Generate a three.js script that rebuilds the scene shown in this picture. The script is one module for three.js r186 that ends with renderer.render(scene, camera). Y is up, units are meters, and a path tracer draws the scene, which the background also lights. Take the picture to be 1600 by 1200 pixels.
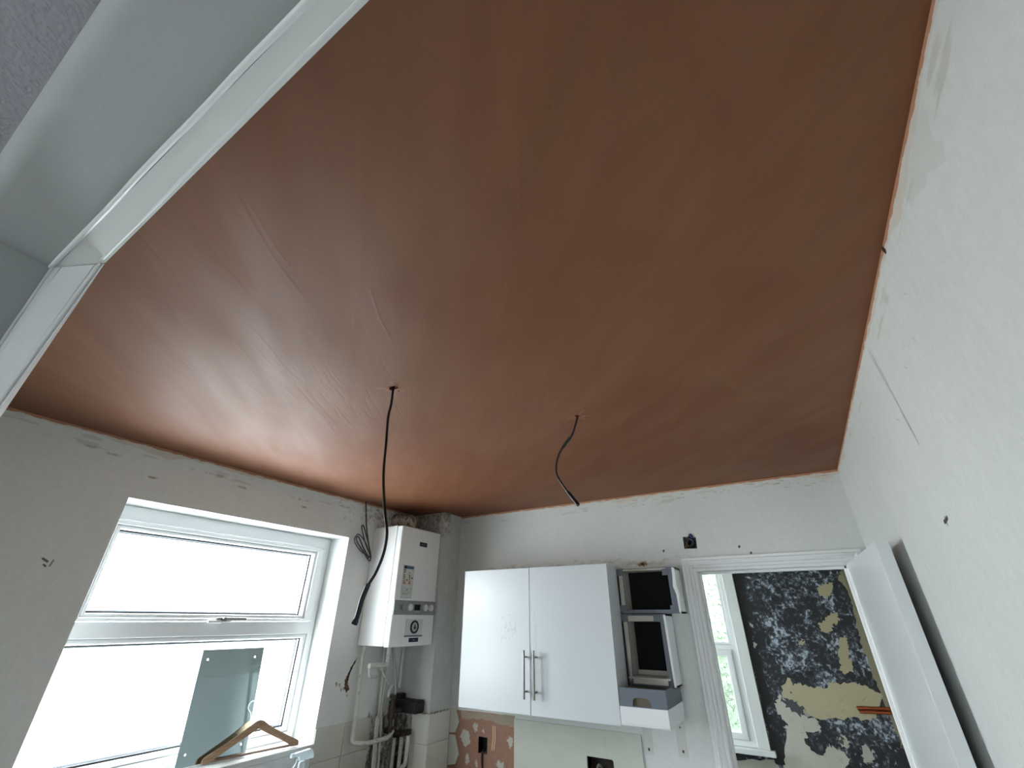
import * as THREE from 'three';
import { RoundedBoxGeometry } from 'three/addons/geometries/RoundedBoxGeometry.js';
import { ConvexGeometry } from 'three/addons/geometries/ConvexGeometry.js';
import { RectAreaLightUniformsLib } from 'three/addons/lights/RectAreaLightUniformsLib.js';
import { mergeGeometries } from 'three/addons/utils/BufferGeometryUtils.js';

// ------------------------------------------------------------------ camera, sky, exposure
const scene = new THREE.Scene();
const EYE = new THREE.Vector3(0, 1.74, 0);
const camera = new THREE.PerspectiveCamera(83.44, 4 / 3, 0.01, 200);
camera.position.copy(EYE);
{
  const X = new THREE.Vector3(1275, 361, 673).normalize(), Y = new THREE.Vector3(5, 1230, -673).normalize();
  const Z = new THREE.Vector3().crossVectors(X, Y).normalize();          // room axes seen from the lens
  const Y2 = new THREE.Vector3().crossVectors(Z, X).normalize();
  const m = new THREE.Matrix4().makeBasis(X, Y2, Z).transpose();
  camera.quaternion.setFromRotationMatrix(m);
}
const SKY = 10, DAY = new THREE.Color().setRGB(0.92, 1.0, 1.055);
scene.background = DAY;
scene.backgroundIntensity = SKY;
const renderer = new THREE.WebGLRenderer({ antialias: true });
renderer.toneMapping = THREE.LinearToneMapping;
renderer.toneMappingExposure = 1.32;
renderer.shadowMap.enabled = true;
RectAreaLightUniformsLib.init();
// overcast daylight through the kitchen and rear windows and an added side window beyond the doorway, each the size of its glass (the obscured one has only the shaded yard behind it)
for (const [name, w, h, at, to, power] of [
  ['kitchen', 1.10, 0.96, [-2.70, 1.66, -1.38], [0, 1.66, -1.38], 10],
  ['added_passage', 0.44, 1.0, [-1.92, 1.6, -3.36], [0, 1.6, -3.36], 7],  // fill light for the far room, behind an added window out of view
  ['rear', 1.2, 1.1, [-1.3, 1.5, 3.62], [-1.3, 1.5, 0], 6]]) {
  const l = new THREE.RectAreaLight(DAY, power, w, h); l.name = name + '_window_daylight'; l.position.set(...at); l.lookAt(...to); scene.add(l);
}

// ------------------------------------------------------------------ helpers
const XL = -2.439, XR = 0.3365, ZB = -2.805, CEIL = 2.45;
let seed = 12345;
const rnd = () => { seed = (seed + 0x6d2b79f5) | 0; let t = Math.imul(seed ^ (seed >>> 15), 1 | seed); t = (t + Math.imul(t ^ (t >>> 7), 61 | t)) ^ t; return ((t ^ (t >>> 14)) >>> 0) / 4294967296; };
const rr = (a, b) => a + (b - a) * rnd();
const hash = (x, y) => { let h = Math.imul(x, 374761393) + Math.imul(y, 668265263) | 0; h = Math.imul(h ^ (h >>> 13), 1274126177); return ((h ^ (h >>> 16)) >>> 0) / 4294967296; };
function vnoise(x, y) {
  const xi = Math.floor(x), yi = Math.floor(y); let fx = x - xi, fy = y - yi;
  fx = fx * fx * (3 - 2 * fx); fy = fy * fy * (3 - 2 * fy);
  const a = hash(xi, yi), b = hash(xi + 1, yi), c = hash(xi, yi + 1), d = hash(xi + 1, yi + 1);
  return a + (b - a) * fx + (c - a) * fy + (a - b - c + d) * fx * fy;
}
function fbm(x, y, o = 4) { let s = 0, a = 0.5, n = 0; for (let i = 0; i < o; i++) { s += a * vnoise(x, y); n += a; a *= 0.5; x = x * 2.03 + 17.1; y = y * 2.03 + 9.7; } return s / n; }
const clamp = (v, a = 0, b = 1) => Math.min(b, Math.max(a, v));
const smooth = (a, b, v) => { const t = clamp((v - a) / (b - a)); return t * t * (3 - 2 * t); };

const used = new Map();
function numbered(name) { const n = used.get(name) ?? 0; used.set(name, n + 1); return n ? `${name}_${String(n).padStart(3, '0')}` : name; }
function std(color, roughness = 0.6, more = {}) { return new THREE.MeshStandardMaterial({ color, roughness, metalness: 0, ...more }); }
function shade(o) { o.castShadow = true; o.receiveShadow = true; return o; }
// uv in metres by the way each face looks
function metreUV(g) {
  const p = g.attributes.position, n = g.attributes.normal, uv = new Float32Array(p.count * 2);
  for (let i = 0; i < p.count; i++) {
    const ax = Math.abs(n.getX(i)), ay = Math.abs(n.getY(i)), az = Math.abs(n.getZ(i));
    const [u, v] = ax >= ay && ax >= az ? [p.getZ(i), p.getY(i)] : ay >= az ? [p.getX(i), p.getZ(i)] : [p.getX(i), p.getY(i)];
    uv[i * 2] = u; uv[i * 2 + 1] = v;
  }
  g.setAttribute('uv', new THREE.BufferAttribute(uv, 2)); return g;
}
function planeUV(g, f) {
  const p = g.attributes.position, uv = new Float32Array(p.count * 2);
  for (let i = 0; i < p.count; i++) { const [u, v] = f(p.getX(i), p.getY(i), p.getZ(i)); uv[i * 2] = u; uv[i * 2 + 1] = v; }
  g.setAttribute('uv', new THREE.BufferAttribute(uv, 2)); return g;
}
function bx(x0, x1, y0, y1, z0, z1, r = 0) {
  const w = x1 - x0, h = y1 - y0, d = z1 - z0;
  const g = r ? new RoundedBoxGeometry(w, h, d, 2, Math.min(r, w * 0.49, h * 0.49, d * 0.49)) : new THREE.BoxGeometry(w, h, d);
  g.translate((x0 + x1) / 2, (y0 + y1) / 2, (z0 + z1) / 2); return g;
}
const join = (list) => mergeGeometries(list.map((g) => { const q = g.index ? g.toNonIndexed() : g; for (const k of Object.keys(q.attributes)) if (!['position', 'normal', 'uv'].includes(k)) q.deleteAttribute(k); return q; }));
const hull = (pts) => metreUV(new ConvexGeometry(pts.map((p) => new THREE.Vector3(...p))));
const V = (p) => new THREE.Vector3(...p);
function tube(pts, r, { seg = 0, sides = 12, curve = 'centripetal', tension = 0.5 } = {}) {
  const c = new THREE.CatmullRomCurve3(pts.map(V), false, curve, tension);
  const n = seg || pts.length * 10;
  const g = new THREE.TubeGeometry(c, n, r, sides, false), list = [g];
  for (const [p, q] of [[c.getPoint(0), c.getTangent(0).negate()], [c.getPoint(1), c.getTangent(1)]]) {
    const cap = new THREE.CircleGeometry(r, sides); cap.applyQuaternion(new THREE.Quaternion().setFromUnitVectors(new THREE.Vector3(0, 0, 1), q)); cap.translate(p.x, p.y, p.z); list.push(cap);
  }
  return join(list);
}
// straight runs joined by tight bends
function pipeGeo(pts, r, bend = 0.025) {
  const path = new THREE.CurvePath(), P = pts.map(V);
  let from = P[0];
  for (let i = 1; i < P.length - 1; i++) {
    const a = P[i].clone().add(P[i - 1].clone().sub(P[i]).setLength(Math.min(bend, P[i].distanceTo(P[i - 1]) * 0.45)));
    const b = P[i].clone().add(P[i + 1].clone().sub(P[i]).setLength(Math.min(bend, P[i].distanceTo(P[i + 1]) * 0.45)));
    path.add(new THREE.LineCurve3(from, a)); path.add(new THREE.QuadraticBezierCurve3(a, P[i], b)); from = b;
  }
  path.add(new THREE.LineCurve3(from, P[P.length - 1]));
  const samples = [];
  for (const c of path.curves) { const n = c.isLineCurve3 ? 2 : 7; for (let k = samples.length ? 1 : 0; k <= n; k++) samples.push(c.getPoint(k / n)); }
  return tube(samples.map((p) => p.toArray()), r, { seg: samples.length * 3, curve: 'catmullrom', tension: 0.05 });
}
function cyl(a, b, r, r2 = r, sides = 24) {
  const A = V(a), B = V(b), g = new THREE.CylinderGeometry(r2, r, A.distanceTo(B), sides);
  g.applyQuaternion(new THREE.Quaternion().setFromUnitVectors(new THREE.Vector3(0, 1, 0), B.clone().sub(A).normalize()));
  const m = A.add(B).multiplyScalar(0.5); g.translate(m.x, m.y, m.z); return g;
}
function rectPath(T, x0, x1, y0, y1) { const s = new T(); s.moveTo(x0, y0); s.lineTo(x1, y0); s.lineTo(x1, y1); s.lineTo(x0, y1); s.closePath(); return s; }
function polyPath(T, pts) { const s = new T(); pts.forEach(([x, y], i) => (i ? s.lineTo(x, y) : s.moveTo(x, y))); s.closePath(); return s; }
// a slab across x (drawn in z, y) and a slab across z (drawn in x, y)
function slabX(shape, x0, x1, bevel = 0) {
  const g = new THREE.ExtrudeGeometry(shape, { depth: x1 - x0 - 2 * bevel, bevelEnabled: bevel > 0, bevelSize: bevel, bevelThickness: bevel, bevelOffset: -bevel, bevelSegments: 2, curveSegments: 16 });
  g.rotateY(Math.PI / 2); g.translate(x0 + bevel, 0, 0); return g;
}
function slabZ(shape, z0, z1, bevel = 0) {
  const g = new THREE.ExtrudeGeometry(shape, { depth: z1 - z0 - 2 * bevel, bevelEnabled: bevel > 0, bevelSize: bevel, bevelThickness: bevel, bevelOffset: -bevel, bevelSegments: 2, curveSegments: 16 });
  g.translate(0, 0, z0 + bevel); return g;
}
// frame of rectangles drawn with world z and y, thick along x
function ringX([z0, z1, y0, y1], holes, x0, x1, bevel = 0.003) {
  const s = rectPath(THREE.Shape, -z1, -z0, y0, y1);
  for (const [a, b, c, d] of holes) s.holes.push(rectPath(THREE.Path, -b, -a, c, d));
  return metreUV(slabX(s, x0, x1, bevel));
}
function ringZ([x0, x1, y0, y1], holes, z0, z1, bevel = 0.003) {
  const s = rectPath(THREE.Shape, x0, x1, y0, y1);
  for (const [a, b, c, d] of holes) s.holes.push(rectPath(THREE.Path, a, b, c, d));
  return metreUV(slabZ(s, z0, z1, bevel));
}
function canvasTex(w, h, draw, { srgb = true, repeat = null } = {}) {
  const c = document.createElement('canvas'); c.width = w; c.height = h; draw(c.getContext('2d'), w, h);
  const t = new THREE.CanvasTexture(c); if (srgb) t.colorSpace = THREE.SRGBColorSpace;
  if (repeat) { t.wrapS = t.wrapT = THREE.RepeatWrapping; t.repeat.set(...repeat); }
  return t;
}
function fillPixels(ctx, w, h, f) {
  const im = ctx.getImageData(0, 0, w, h), d = im.data, o = [0, 0, 0];
  for (let y = 0, i = 0; y < h; y++) for (let x = 0; x < w; x++, i += 4) { f(x, y, o); d[i] = o[0]; d[i + 1] = o[1]; d[i + 2] = o[2]; d[i + 3] = 255; }
  ctx.putImageData(im, 0, 0);
}
// things and parts; geometry is given in room coordinates and moved under the base of its thing
function thing(name, label, category, base, group) {
  const o = new THREE.Group(); o.name = numbered(name); o.position.set(...base); scene.add(o);
  o.userData = { label, category }; if (group) o.userData.group = group; return o;
}
function rootOf(o) { while (o.parent && o.parent !== scene) o = o.parent; return o; }
function part(parent, name, geo, mat, label) {
  const r = rootOf(parent); geo.translate(-r.position.x, -r.position.y, -r.position.z);
  const m = shade(new THREE.Mesh(geo, mat)); m.name = name; if (label) m.userData.label = label; parent.add(m); return m;
}
function single(name, geo, mat, label, category, group) {
  geo.computeBoundingBox(); const b = geo.boundingBox, c = [(b.min.x + b.max.x) / 2, b.min.y, (b.min.z + b.max.z) / 2];
  geo.translate(-c[0], -c[1], -c[2]);
  const m = shade(new THREE.Mesh(geo, mat)); m.name = numbered(name); m.position.set(...c); m.userData = { label, category }; if (group) m.userData.group = group; scene.add(m); return m;
}
function struct(name, geo, mat, label) {
  const m = shade(new THREE.Mesh(geo, mat)); m.name = numbered(name); m.userData.kind = 'structure'; if (label) m.userData.label = label; scene.add(m); return m;
}
function structGroup(name, label) { const g = new THREE.Group(); g.name = numbered(name); g.userData = { kind: 'structure', label }; scene.add(g); return g; }

// ------------------------------------------------------------------ textures
const grainBump = canvasTex(512, 512, (c, w, h) => fillPixels(c, w, h, (x, y, o) => {
  const v = 128 + 70 * (fbm(x / 9, y / 9, 3) - 0.5) + 60 * (vnoise(x / 2.5, y / 2.5) - 0.5); o[0] = o[1] = o[2] = v;
}), { srgb: false, repeat: [1.6, 1.6] });

// painted plaster walls: roller mottling, smears of new plaster along the ceiling line, marks where they are
function wallTexture(len, draw, tone, u0) {
  const W = 1800, H = Math.round(1800 * CEIL / 3.1), sx = W / len, sy = H / CEIL;
  return canvasTex(W, H, (c) => {
    fillPixels(c, W, H, (x, y, o) => {
      const mx = x / sx + u0, my = CEIL - y / sy;
      const a = (fbm(mx * 2.2, my * 2.2, 4) - 0.5) * 14 + (vnoise(mx * 90, my * 60) - 0.5) * 5 + (rnd() - 0.5) * 6;
      const t = (CEIL - my) / (0.012 + 0.045 * Math.pow(fbm(mx * 7 + 3, 5.1, 4), 2.2));          // ragged band of plaster dragged onto the wall
      const k = t < 1 ? 0.42 : 0, s = smooth(0.66, 0.78, fbm(mx * 9, my * 60 + 7, 3)) * (CEIL - my < 0.07 ? 0.28 : 0);
      const rust = CEIL - my < 0.006 + 0.007 * vnoise(mx * 40, 3.3) ? 1 : 0;
      for (let i = 0; i < 3; i++) {
        let v = tone[i] + a;
        v += (([205, 188, 168][i]) - v) * k; v += (([172, 160, 148][i]) - v) * s; v += (([176, 118, 84][i]) - v) * rust * 0.85;
        o[i] = v;
      }
    });
    draw(c, (m, y) => [(m - u0) * sx, (CEIL - y) * sy], sx);
  });
}
function scribble(c, to, pts, color, width) { c.strokeStyle = color; c.lineWidth = width; c.lineCap = 'round'; c.beginPath(); pts.forEach((p, i) => { const [x, y] = to(...p); i ? c.lineTo(x, y) : c.moveTo(x, y); }); c.stroke(); }
function blob(c, to, pts, color, rough = 0.01) {
  c.fillStyle = color; c.beginPath(); let first = true;
  for (let i = 0; i < pts.length; i++) {
    const a = pts[i], b = pts[(i + 1) % pts.length];
    for (let k = 0; k < 6; k++) { const t = k / 6, [x, y] = to(a[0] + (b[0] - a[0]) * t + rr(-rough, rough), a[1] + (b[1] - a[1]) * t + rr(-rough, rough)); first ? c.moveTo(x, y) : c.lineTo(x, y); first = false; }
  }
  c.closePath(); c.fill();
}
const TONE = [214, 219, 217];
const texLeft = wallTexture(3.0, (c, to) => {
  const t = (z, y) => to(z, y);
  scribble(c, t, [[-0.59, 1.935], [-0.607, 1.926]], '#6a665f', 4); scribble(c, t, [[-0.60, 1.915], [-0.608, 1.909]], '#5c5851', 3); scribble(c, t, [[-0.622, 1.932], [-0.619, 1.912]], '#8d8882', 3);
  blob(c, t, [[-2.212, 1.528], [-2.18, 1.49], [-2.16, 1.455], [-2.140, 1.414], [-2.148, 1.375], [-2.165, 1.350], [-2.185, 1.372], [-2.165, 1.40], [-2.170, 1.44], [-2.19, 1.49]], '#5a3a26', 0.004);
  blob(c, t, [[-2.212, 1.528], [-2.19, 1.49], [-2.17, 1.44], [-2.165, 1.40], [-2.158, 1.41], [-2.163, 1.455], [-2.185, 1.495]], '#1c120c', 0.002);
  for (let i = 0; i < 9; i++) { const z = rr(-2.19, -2.08), y = rr(1.30, 1.44); blob(c, t, [[z, y], [z + 0.008, y + 0.012], [z + 0.003, y + 0.022], [z - 0.006, y + 0.01]], `rgba(110,98,88,${rr(0.25, 0.7)})`, 0.004); }
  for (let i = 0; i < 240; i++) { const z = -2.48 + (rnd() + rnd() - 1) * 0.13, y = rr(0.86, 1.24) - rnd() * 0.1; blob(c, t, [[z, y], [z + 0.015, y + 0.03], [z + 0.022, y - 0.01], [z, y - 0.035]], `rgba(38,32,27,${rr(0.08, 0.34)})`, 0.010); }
  for (const [z, y, l] of [[-0.52, 2.38, 0.05], [-0.62, 2.37, 0.03], [-1.2, 2.36, 0.03], [-0.95, 2.39, 0.16], [-1.5, 2.37, 0.12], [-1.85, 2.39, 0.1], [-0.8, 2.31, 0.02], [-1.6, 2.33, 0.01]]) for (let k = 0; k < 9; k++) { const q = z - l * rnd(), w = rr(0.006, 0.03); blob(c, t, [[q, y], [q - w, y + 0.004], [q - w * 1.6, y - 0.002], [q - w * 0.6, y - 0.006]], `rgba(146,138,126,${rr(0.08, 0.28)})`, 0.004); }
  for (let i = 0; i < 260; i++) { const z = -2.3 + (rnd() + rnd() + rnd() - 1.5) * 0.32, y = 2.41 + (rnd() + rnd() - 1) * 0.14; blob(c, t, [[z, y], [z + 0.012, y + 0.01], [z + 0.02, y - 0.006], [z, y - 0.012]], `rgba(96,80,62,${rr(0.05, 0.22)})`, 0.008); }
}, [230, 234, 232], -2.93);
const texRight = wallTexture(3.0, (c, to) => {
  scribble(c, to, [[-1.39, 1.951], [-1.403, 1.948], [-1.425, 1.946]], '#3c3833', 5); scribble(c, to, [[-1.405, 1.954], [-1.412, 1.938]], '#5c564f', 3);
  for (let i = 0; i < 46; i++) { const k = rnd(), w = 0.016 * (1 - k) + 0.003, z = -1.388 + k * 0.034 + rr(-w, w), y = 2.42 - k * 0.25; scribble(c, to, [[z, y], [z + 0.004, y - 0.03], [z + 0.007, y - 0.055]], `rgba(150,149,142,${rr(0.08, 0.22)})`, rr(2, 6)); }
  scribble(c, to, [[-0.99, 2.447], [-0.985, 2.435]], '#2d2119', 7);
  blob(c, to, [[-0.62, 2.42], [-0.80, 2.43], [-0.82, 2.38], [-0.66, 2.34]], 'rgba(206,205,198,.45)', 0.012);
  for (let i = 0; i < 40; i++) { const z = rr(-2.6, -0.4), y = rr(1.2, 2.4); scribble(c, to, [[z, y], [z + rr(-0.02, 0.02), y + rr(-0.02, 0.02)]], `rgba(150,148,140,${rr(0.15, 0.4)})`, rr(1, 3)); }
}, [218, 222, 218], -2.93);
const texBack = wallTexture(2.8, (c, to, sx) => {
  // bare pink plaster where the tiles came off
  blob(c, to, [[-2.16, 1.222], [-1.66, 1.222], [-1.66, 0.5], [-2.16, 0.5]], '#9a7461', 0.004);
  for (let i = 0; i < 500; i++) { const x = rr(-2.15, -1.67), y = rr(0.5, 1.2); scribble(c, to, [[x, y], [x + rr(-0.02, 0.02), y + rr(-0.015, 0.015)]], `rgba(${rnd() < 0.5 ? '132,94,78' : '172,134,114'},.25)`, rr(2, 9)); }
  blob(c, to, [[-2.07, 1.222], [-1.66, 1.222], [-1.66, 1.165], [-1.75, 1.178], [-1.88, 1.19], [-1.98, 1.185], [-2.05, 1.175]], '#a39482', 0.006);
  for (const [x, y, w, h] of [[-2.02, 1.085, 0.04, 0.045], [-1.945, 1.145, 0.018, 0.025], [-1.885, 1.13, 0.012, 0.012], [-2.0, 0.985, 0.018, 0.03], [-1.76, 0.985, 0.03, 0.02], [-1.69, 1.10, 0.022, 0.03], [-1.93, 0.97, 0.01, 0.02]])
    blob(c, to, [[x - w, y], [x - w * 0.3, y + h], [x + w * 0.8, y + h * 0.6], [x + w, y - h * 0.5], [x, y - h]], '#bab7ac', 0.006);
  for (const x of [-1.80, -1.815]) scribble(c, to, [[x, 1.16], [x + 0.004, 1.11], [x - 0.003, 1.05]], '#d8b08c', 5);
  // ghosts of two brackets and old fixings
  for (const [x, y0, y1] of [[-0.855, 1.285, 1.135], [-0.683, 1.285, 1.145]]) { blob(c, to, [[x - 0.024, y0], [x + 0.024, y0], [x + 0.024, y1], [x - 0.024, y1]], 'rgba(190,189,182,.45)', 0.002); scribble(c, to, [[x, y1 + 0.022], [x, y1 + 0.020]], '#3a3632', 6); scribble(c, to, [[x, y0 - 0.022], [x, y0 - 0.024]], '#4a4642', 4); }
  for (const [x, y] of [[-0.22, 2.096], [-0.17, 2.06], [-0.63, 2.1]]) scribble(c, to, [[x, y], [x + 0.003, y + 0.004]], '#4b4640', 6);
  // grime left above the units
  for (let i = 0; i < 170; i++) { const x = rr(-1.9, -0.56), y = 2.035 + rnd() * rnd() * 0.05; blob(c, to, [[x, y], [x + 0.02, y + 0.006], [x + 0.04, y - 0.004], [x + 0.01, y - 0.012]], `rgba(132,112,86,${rr(0.04, 0.16)})`, 0.006); }
  blob(c, to, [[-0.80, 2.03], [-0.78, 2.045], [-0.75, 2.047], [-0.735, 2.035], [-0.76, 2.022]], '#8c7358', 0.006); scribble(c, to, [[-0.768, 2.037], [-0.76, 2.035]], '#3b2d22', 8);
  for (let i = 0; i < 60; i++) { const x = rr(-0.9, 0.3), y = 2.41 + rr(-0.03, 0.025), w = rr(0.005, 0.03); blob(c, to, [[x, y], [x + w, y + 0.003], [x + w * 1.8, y - 0.001], [x + w * 0.8, y - 0.005]], `rgba(128,110,94,${rr(0.08, 0.3)})`, 0.003); }
}, [213, 217, 214], -2.44);

// fresh pink gypsum plaster: damp and dry patches, trowel passes
const CX0 = -2.45, CX1 = 0.35, CZ0 = -2.82, CZ1 = 0.0;
const strokes = [];
for (let i = 0; i < 170; i++) strokes.push([rr(CX0, CX1), rr(CZ0, CZ1), rr(0.15, 0.7), rr(-0.5, 0.5) + (rnd() < 0.75 ? 0.95 : 2.3), rr(0.02, 0.09), rr(-1, 1)]);
function drawTrowel(c, W, H, tint, low) {
  const to = (x, z) => [(x - CX0) / (CX1 - CX0) * W, (z - CZ0) / (CZ1 - CZ0) * H], s = W / (CX1 - CX0);
  for (const [x, z, l, a, w, v] of strokes) {
    const [px, pz] = to(x, z);
    c.save(); c.translate(px, pz); c.rotate(a);
    c.fillStyle = tint(v, 0.03 + 0.07 * Math.abs(v)); c.beginPath();
    c.moveTo(-l * s / 2, 0); c.quadraticCurveTo(0, -w * s, l * s / 2, 0); c.quadraticCurveTo(0, w * s * 0.4, -l * s / 2, 0); c.fill();
    c.restore();
  }
  low(c, to, s);
}
const ceilColor = canvasTex(1536, 1536, (c, W, H) => {
  fillPixels(c, W, H, (x, y, o) => {
    const mx = x / W * 2.8, mz = y / H * 2.8, damp = smooth(0.40, 0.62, fbm(mx * 1.3 + 4, mz * 1.3, 4)), st = (fbm((mx + mz) * 3, (mx - mz) * 16, 3) - 0.5), f = (rnd() - 0.5) * 5;
    o[0] = 120 + damp * 5 + st * 8 + f; o[1] = 72 + damp * 8 + st * 8 + f; o[2] = 43 + damp * 9 + st * 8 + f;
  });
  drawTrowel(c, W, H, (v, a) => (v > 0 ? `rgba(158,110,78,${a})` : `rgba(104,64,38,${a})`), (k, to, s) => {
    for (const [x, z] of [[-1.046, -0.929], [-0.582, -1.472]]) for (let i = 0; i < 14; i++) { const a = rr(0, 6.3), l = rr(0.01, 0.06); scribble(k, to, [[x, z], [x + Math.cos(a) * l, z + Math.sin(a) * l]], 'rgba(190,120,92,.35)', rr(2, 7)); }
  });
});
const ceilRough = canvasTex(1024, 1024, (c, W, H) => {
  fillPixels(c, W, H, (x, y, o) => { const mx = x / W * 2.8, mz = y / H * 2.8; const v = 162 + 44 * (fbm((mx + mz) * 2.2, (mx - mz) * 9, 4) - 0.5) + 36 * (fbm(mx * 1.5, mz * 1.5, 3) - 0.5); o[0] = o[1] = o[2] = v; });
  drawTrowel(c, W, H, (v, a) => (v > 0 ? `rgba(176,176,176,${a})` : `rgba(104,104,104,${a})`), () => {});
}, { srgb: false });
const ceilBump = canvasTex(1024, 1024, (c, W, H) => {
  fillPixels(c, W, H, (x, y, o) => { const mx = x / W * 2.8, mz = y / H * 2.8; o[0] = o[1] = o[2] = 128 + 90 * (fbm(mx * 1.6, mz * 1.6, 3) - 0.5) + 12 * (fbm((mx + mz) * 6, (mx - mz) * 30, 2) - 0.5); });
  drawTrowel(c, W, H, (v, a) => (v > 0 ? `rgba(160,160,160,${a})` : `rgba(96,96,96,${a})`), (k, to) => {
    for (let i = 0; i < 260; i++) { const near = i < 90, x = near ? rr(-1.55, -1.1) : rr(CX0, CX1), z = near ? rr(-1.05, -0.45) : rr(CZ0, CZ1), l = rr(0.05, 0.25); scribble(k, to, [[x, z], [x - l * 0.35, z - l * 0.5], [x - l * 0.6, z - l]], `rgba(${rnd() < 0.5 ? '160,160,160' : '100,100,100'},.3)`, rr(1, 3)); }
  });
}, { srgb: false });

// ------------------------------------------------------------------ materials
const uvWall = (len, a, axis) => (x, y, z) => [((axis === 'z' ? z : x) - a) / len, y / CEIL];
const mWall = (map) => std(0xffffff, 0.75, { map, bumpMap: null });
const mLeft = mWall(texLeft), mRight = mWall(texRight), mBack = mWall(texBack);
const mPaint = std(0xd9dad5, 0.7, { bumpMap: grainBump, bumpScale: 0.0006 });
const mGloss = std(0xdadee0, 0.32);
const mTrim = std(0xdfe2e2, 0.38);
const mUPVC = std(0xe9ecee, 0.22);
const mCab = std(0xcfd5d8, 0.30);
const mDark = std(0x141414, 0.7);
const mGrayPaint = std(0xa4a8a9, 0.6, { bumpMap: grainBump, bumpScale: 0.0006 });
const mGlass = new THREE.MeshPhysicalMaterial({ color: 0xffffff, roughness: 0.0, transmission: 1, thickness: 0, ior: 1.5 });
const mSteel = std(0x8b8984, 0.32, { metalness: 1 });
const mChrome = std(0xc6cace, 0.15, { metalness: 1 });
const mBlackCable = std(0x0b0b0d, 0.45);
const mPipe = std(0xffffff, 0.45, { map: canvasTex(256, 256, (c, w, h) => fillPixels(c, w, h, (x, y, o) => { const v = 60 * smooth(0.55, 0.75, fbm(x / 20, y / 20, 4)); o[0] = 218 - v; o[1] = 219 - v * 1.05; o[2] = 213 - v * 1.15; }), { repeat: [2, 3] }) });
const mGreyTape = std(0x5a6068, 0.5);

// ------------------------------------------------------------------ the room
{
  const s = polyPath(THREE.Shape, [[CX0 - 0.1, 0.05 - CZ1], [CX1 + 0.1, 0.05 - CZ1], [CX1 + 0.1, -CZ0 + 0.12], [CX0 - 0.1, -CZ0 + 0.12]]);   // drawn in x, -z
  for (const [x, z, r] of [[-1.046, -0.929, 0.013], [-0.582, -1.472, 0.010]]) {
    const p = []; for (let i = 0; i < 11; i++) { const a = i / 11 * 6.283, q = r * rr(0.75, 1.3); p.push([x + Math.cos(a) * q * 1.3, -z + Math.sin(a) * q]); } s.holes.push(polyPath(THREE.Path, p));
  }
  const g = new THREE.ExtrudeGeometry(s, { depth: 0.03, bevelEnabled: false }); g.rotateX(-Math.PI / 2); g.translate(0, CEIL, 0);
  planeUV(g, (x, y, z) => [(x - CX0) / (CX1 - CX0), 1 - (z - CZ0) / (CZ1 - CZ0)]);
  struct('ceiling', g, std(0xffffff, 1.0, { map: ceilColor, roughnessMap: ceilRough, bumpMap: ceilBump, bumpScale: 0.006 }), 'freshly skimmed pink plaster ceiling with two cable holes');
  struct('ceiling_joist_deck', bx(-2.7, 0.5, CEIL + 0.16, CEIL + 0.2, -3.0, 0.1), std(0x4a3a2c, 0.9));
}
{
  const g = bx(-2.7, 0.5, -0.08, 0, -2.95, 0.05);
  const floorTex = canvasTex(512, 512, (c, w, h) => fillPixels(c, w, h, (x, y, o) => { const p = Math.floor(y / 64), v = 18 * (fbm(x / 70 + p * 9, y / 5, 4) - 0.5) + (hash(p, 3) - 0.5) * 22, e = y % 64 < 2 ? -60 : 0; o[0] = 196 + v + e; o[1] = 194 + v + e; o[2] = 190 + v + e; }), { repeat: [1, 1] });
  struct('floor', metreUV(g), std(0xffffff, 0.6, { map: floorTex }));
}
const WIN = [-1.99, -0.768, 1.15, 2.206];          // z0, z1, y0, y1 of the opening in the left wall
{
  const s = rectPath(THREE.Shape, -0.05, 2.93, 0, CEIL + 0.16); s.holes.push(rectPath(THREE.Path, -WIN[1], -WIN[0], WIN[2] - 0.028, WIN[3]));
  struct('wall_left', planeUV(slabX(s, XL - 0.27, XL), uvWall(3.0, -2.93, 'z')), mLeft, 'off-white painted wall with the window');
}
struct('wall_right', planeUV(bx(XR, XR + 0.15, 0, CEIL + 0.16, -2.93, 0.06), uvWall(3.0, -2.93, 'z')), mRight, 'plain off-white painted wall');
const DOOR = [-0.466, 0.238, 1.982];
let wallBack;
{
  const s = polyPath(THREE.Shape, [[XL, 0], [DOOR[0] - 0.02, 0], [DOOR[0] - 0.02, DOOR[2] + 0.02], [DOOR[1] + 0.02, DOOR[2] + 0.02], [DOOR[1] + 0.02, 0], [XR, 0], [XR, CEIL + 0.16], [XL, CEIL + 0.16]]);
  s.holes.push(polyPath(THREE.Path, [[-0.509, 2.106], [-0.438, 2.103], [-0.435, 2.165], [-0.507, 2.173]]));
  s.holes.push(rectPath(THREE.Path, -1.918, -1.852, 1.022, 1.102));
  s.holes.push(rectPath(THREE.Path, -1.20, -1.05, 0.99, 1.092));
  wallBack = struct('wall_back', planeUV(slabZ(s, ZB - 0.12, ZB), uvWall(2.8, -2.44, 'x')), mBack, 'off-white back wall with bare plaster low down');
}
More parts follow.
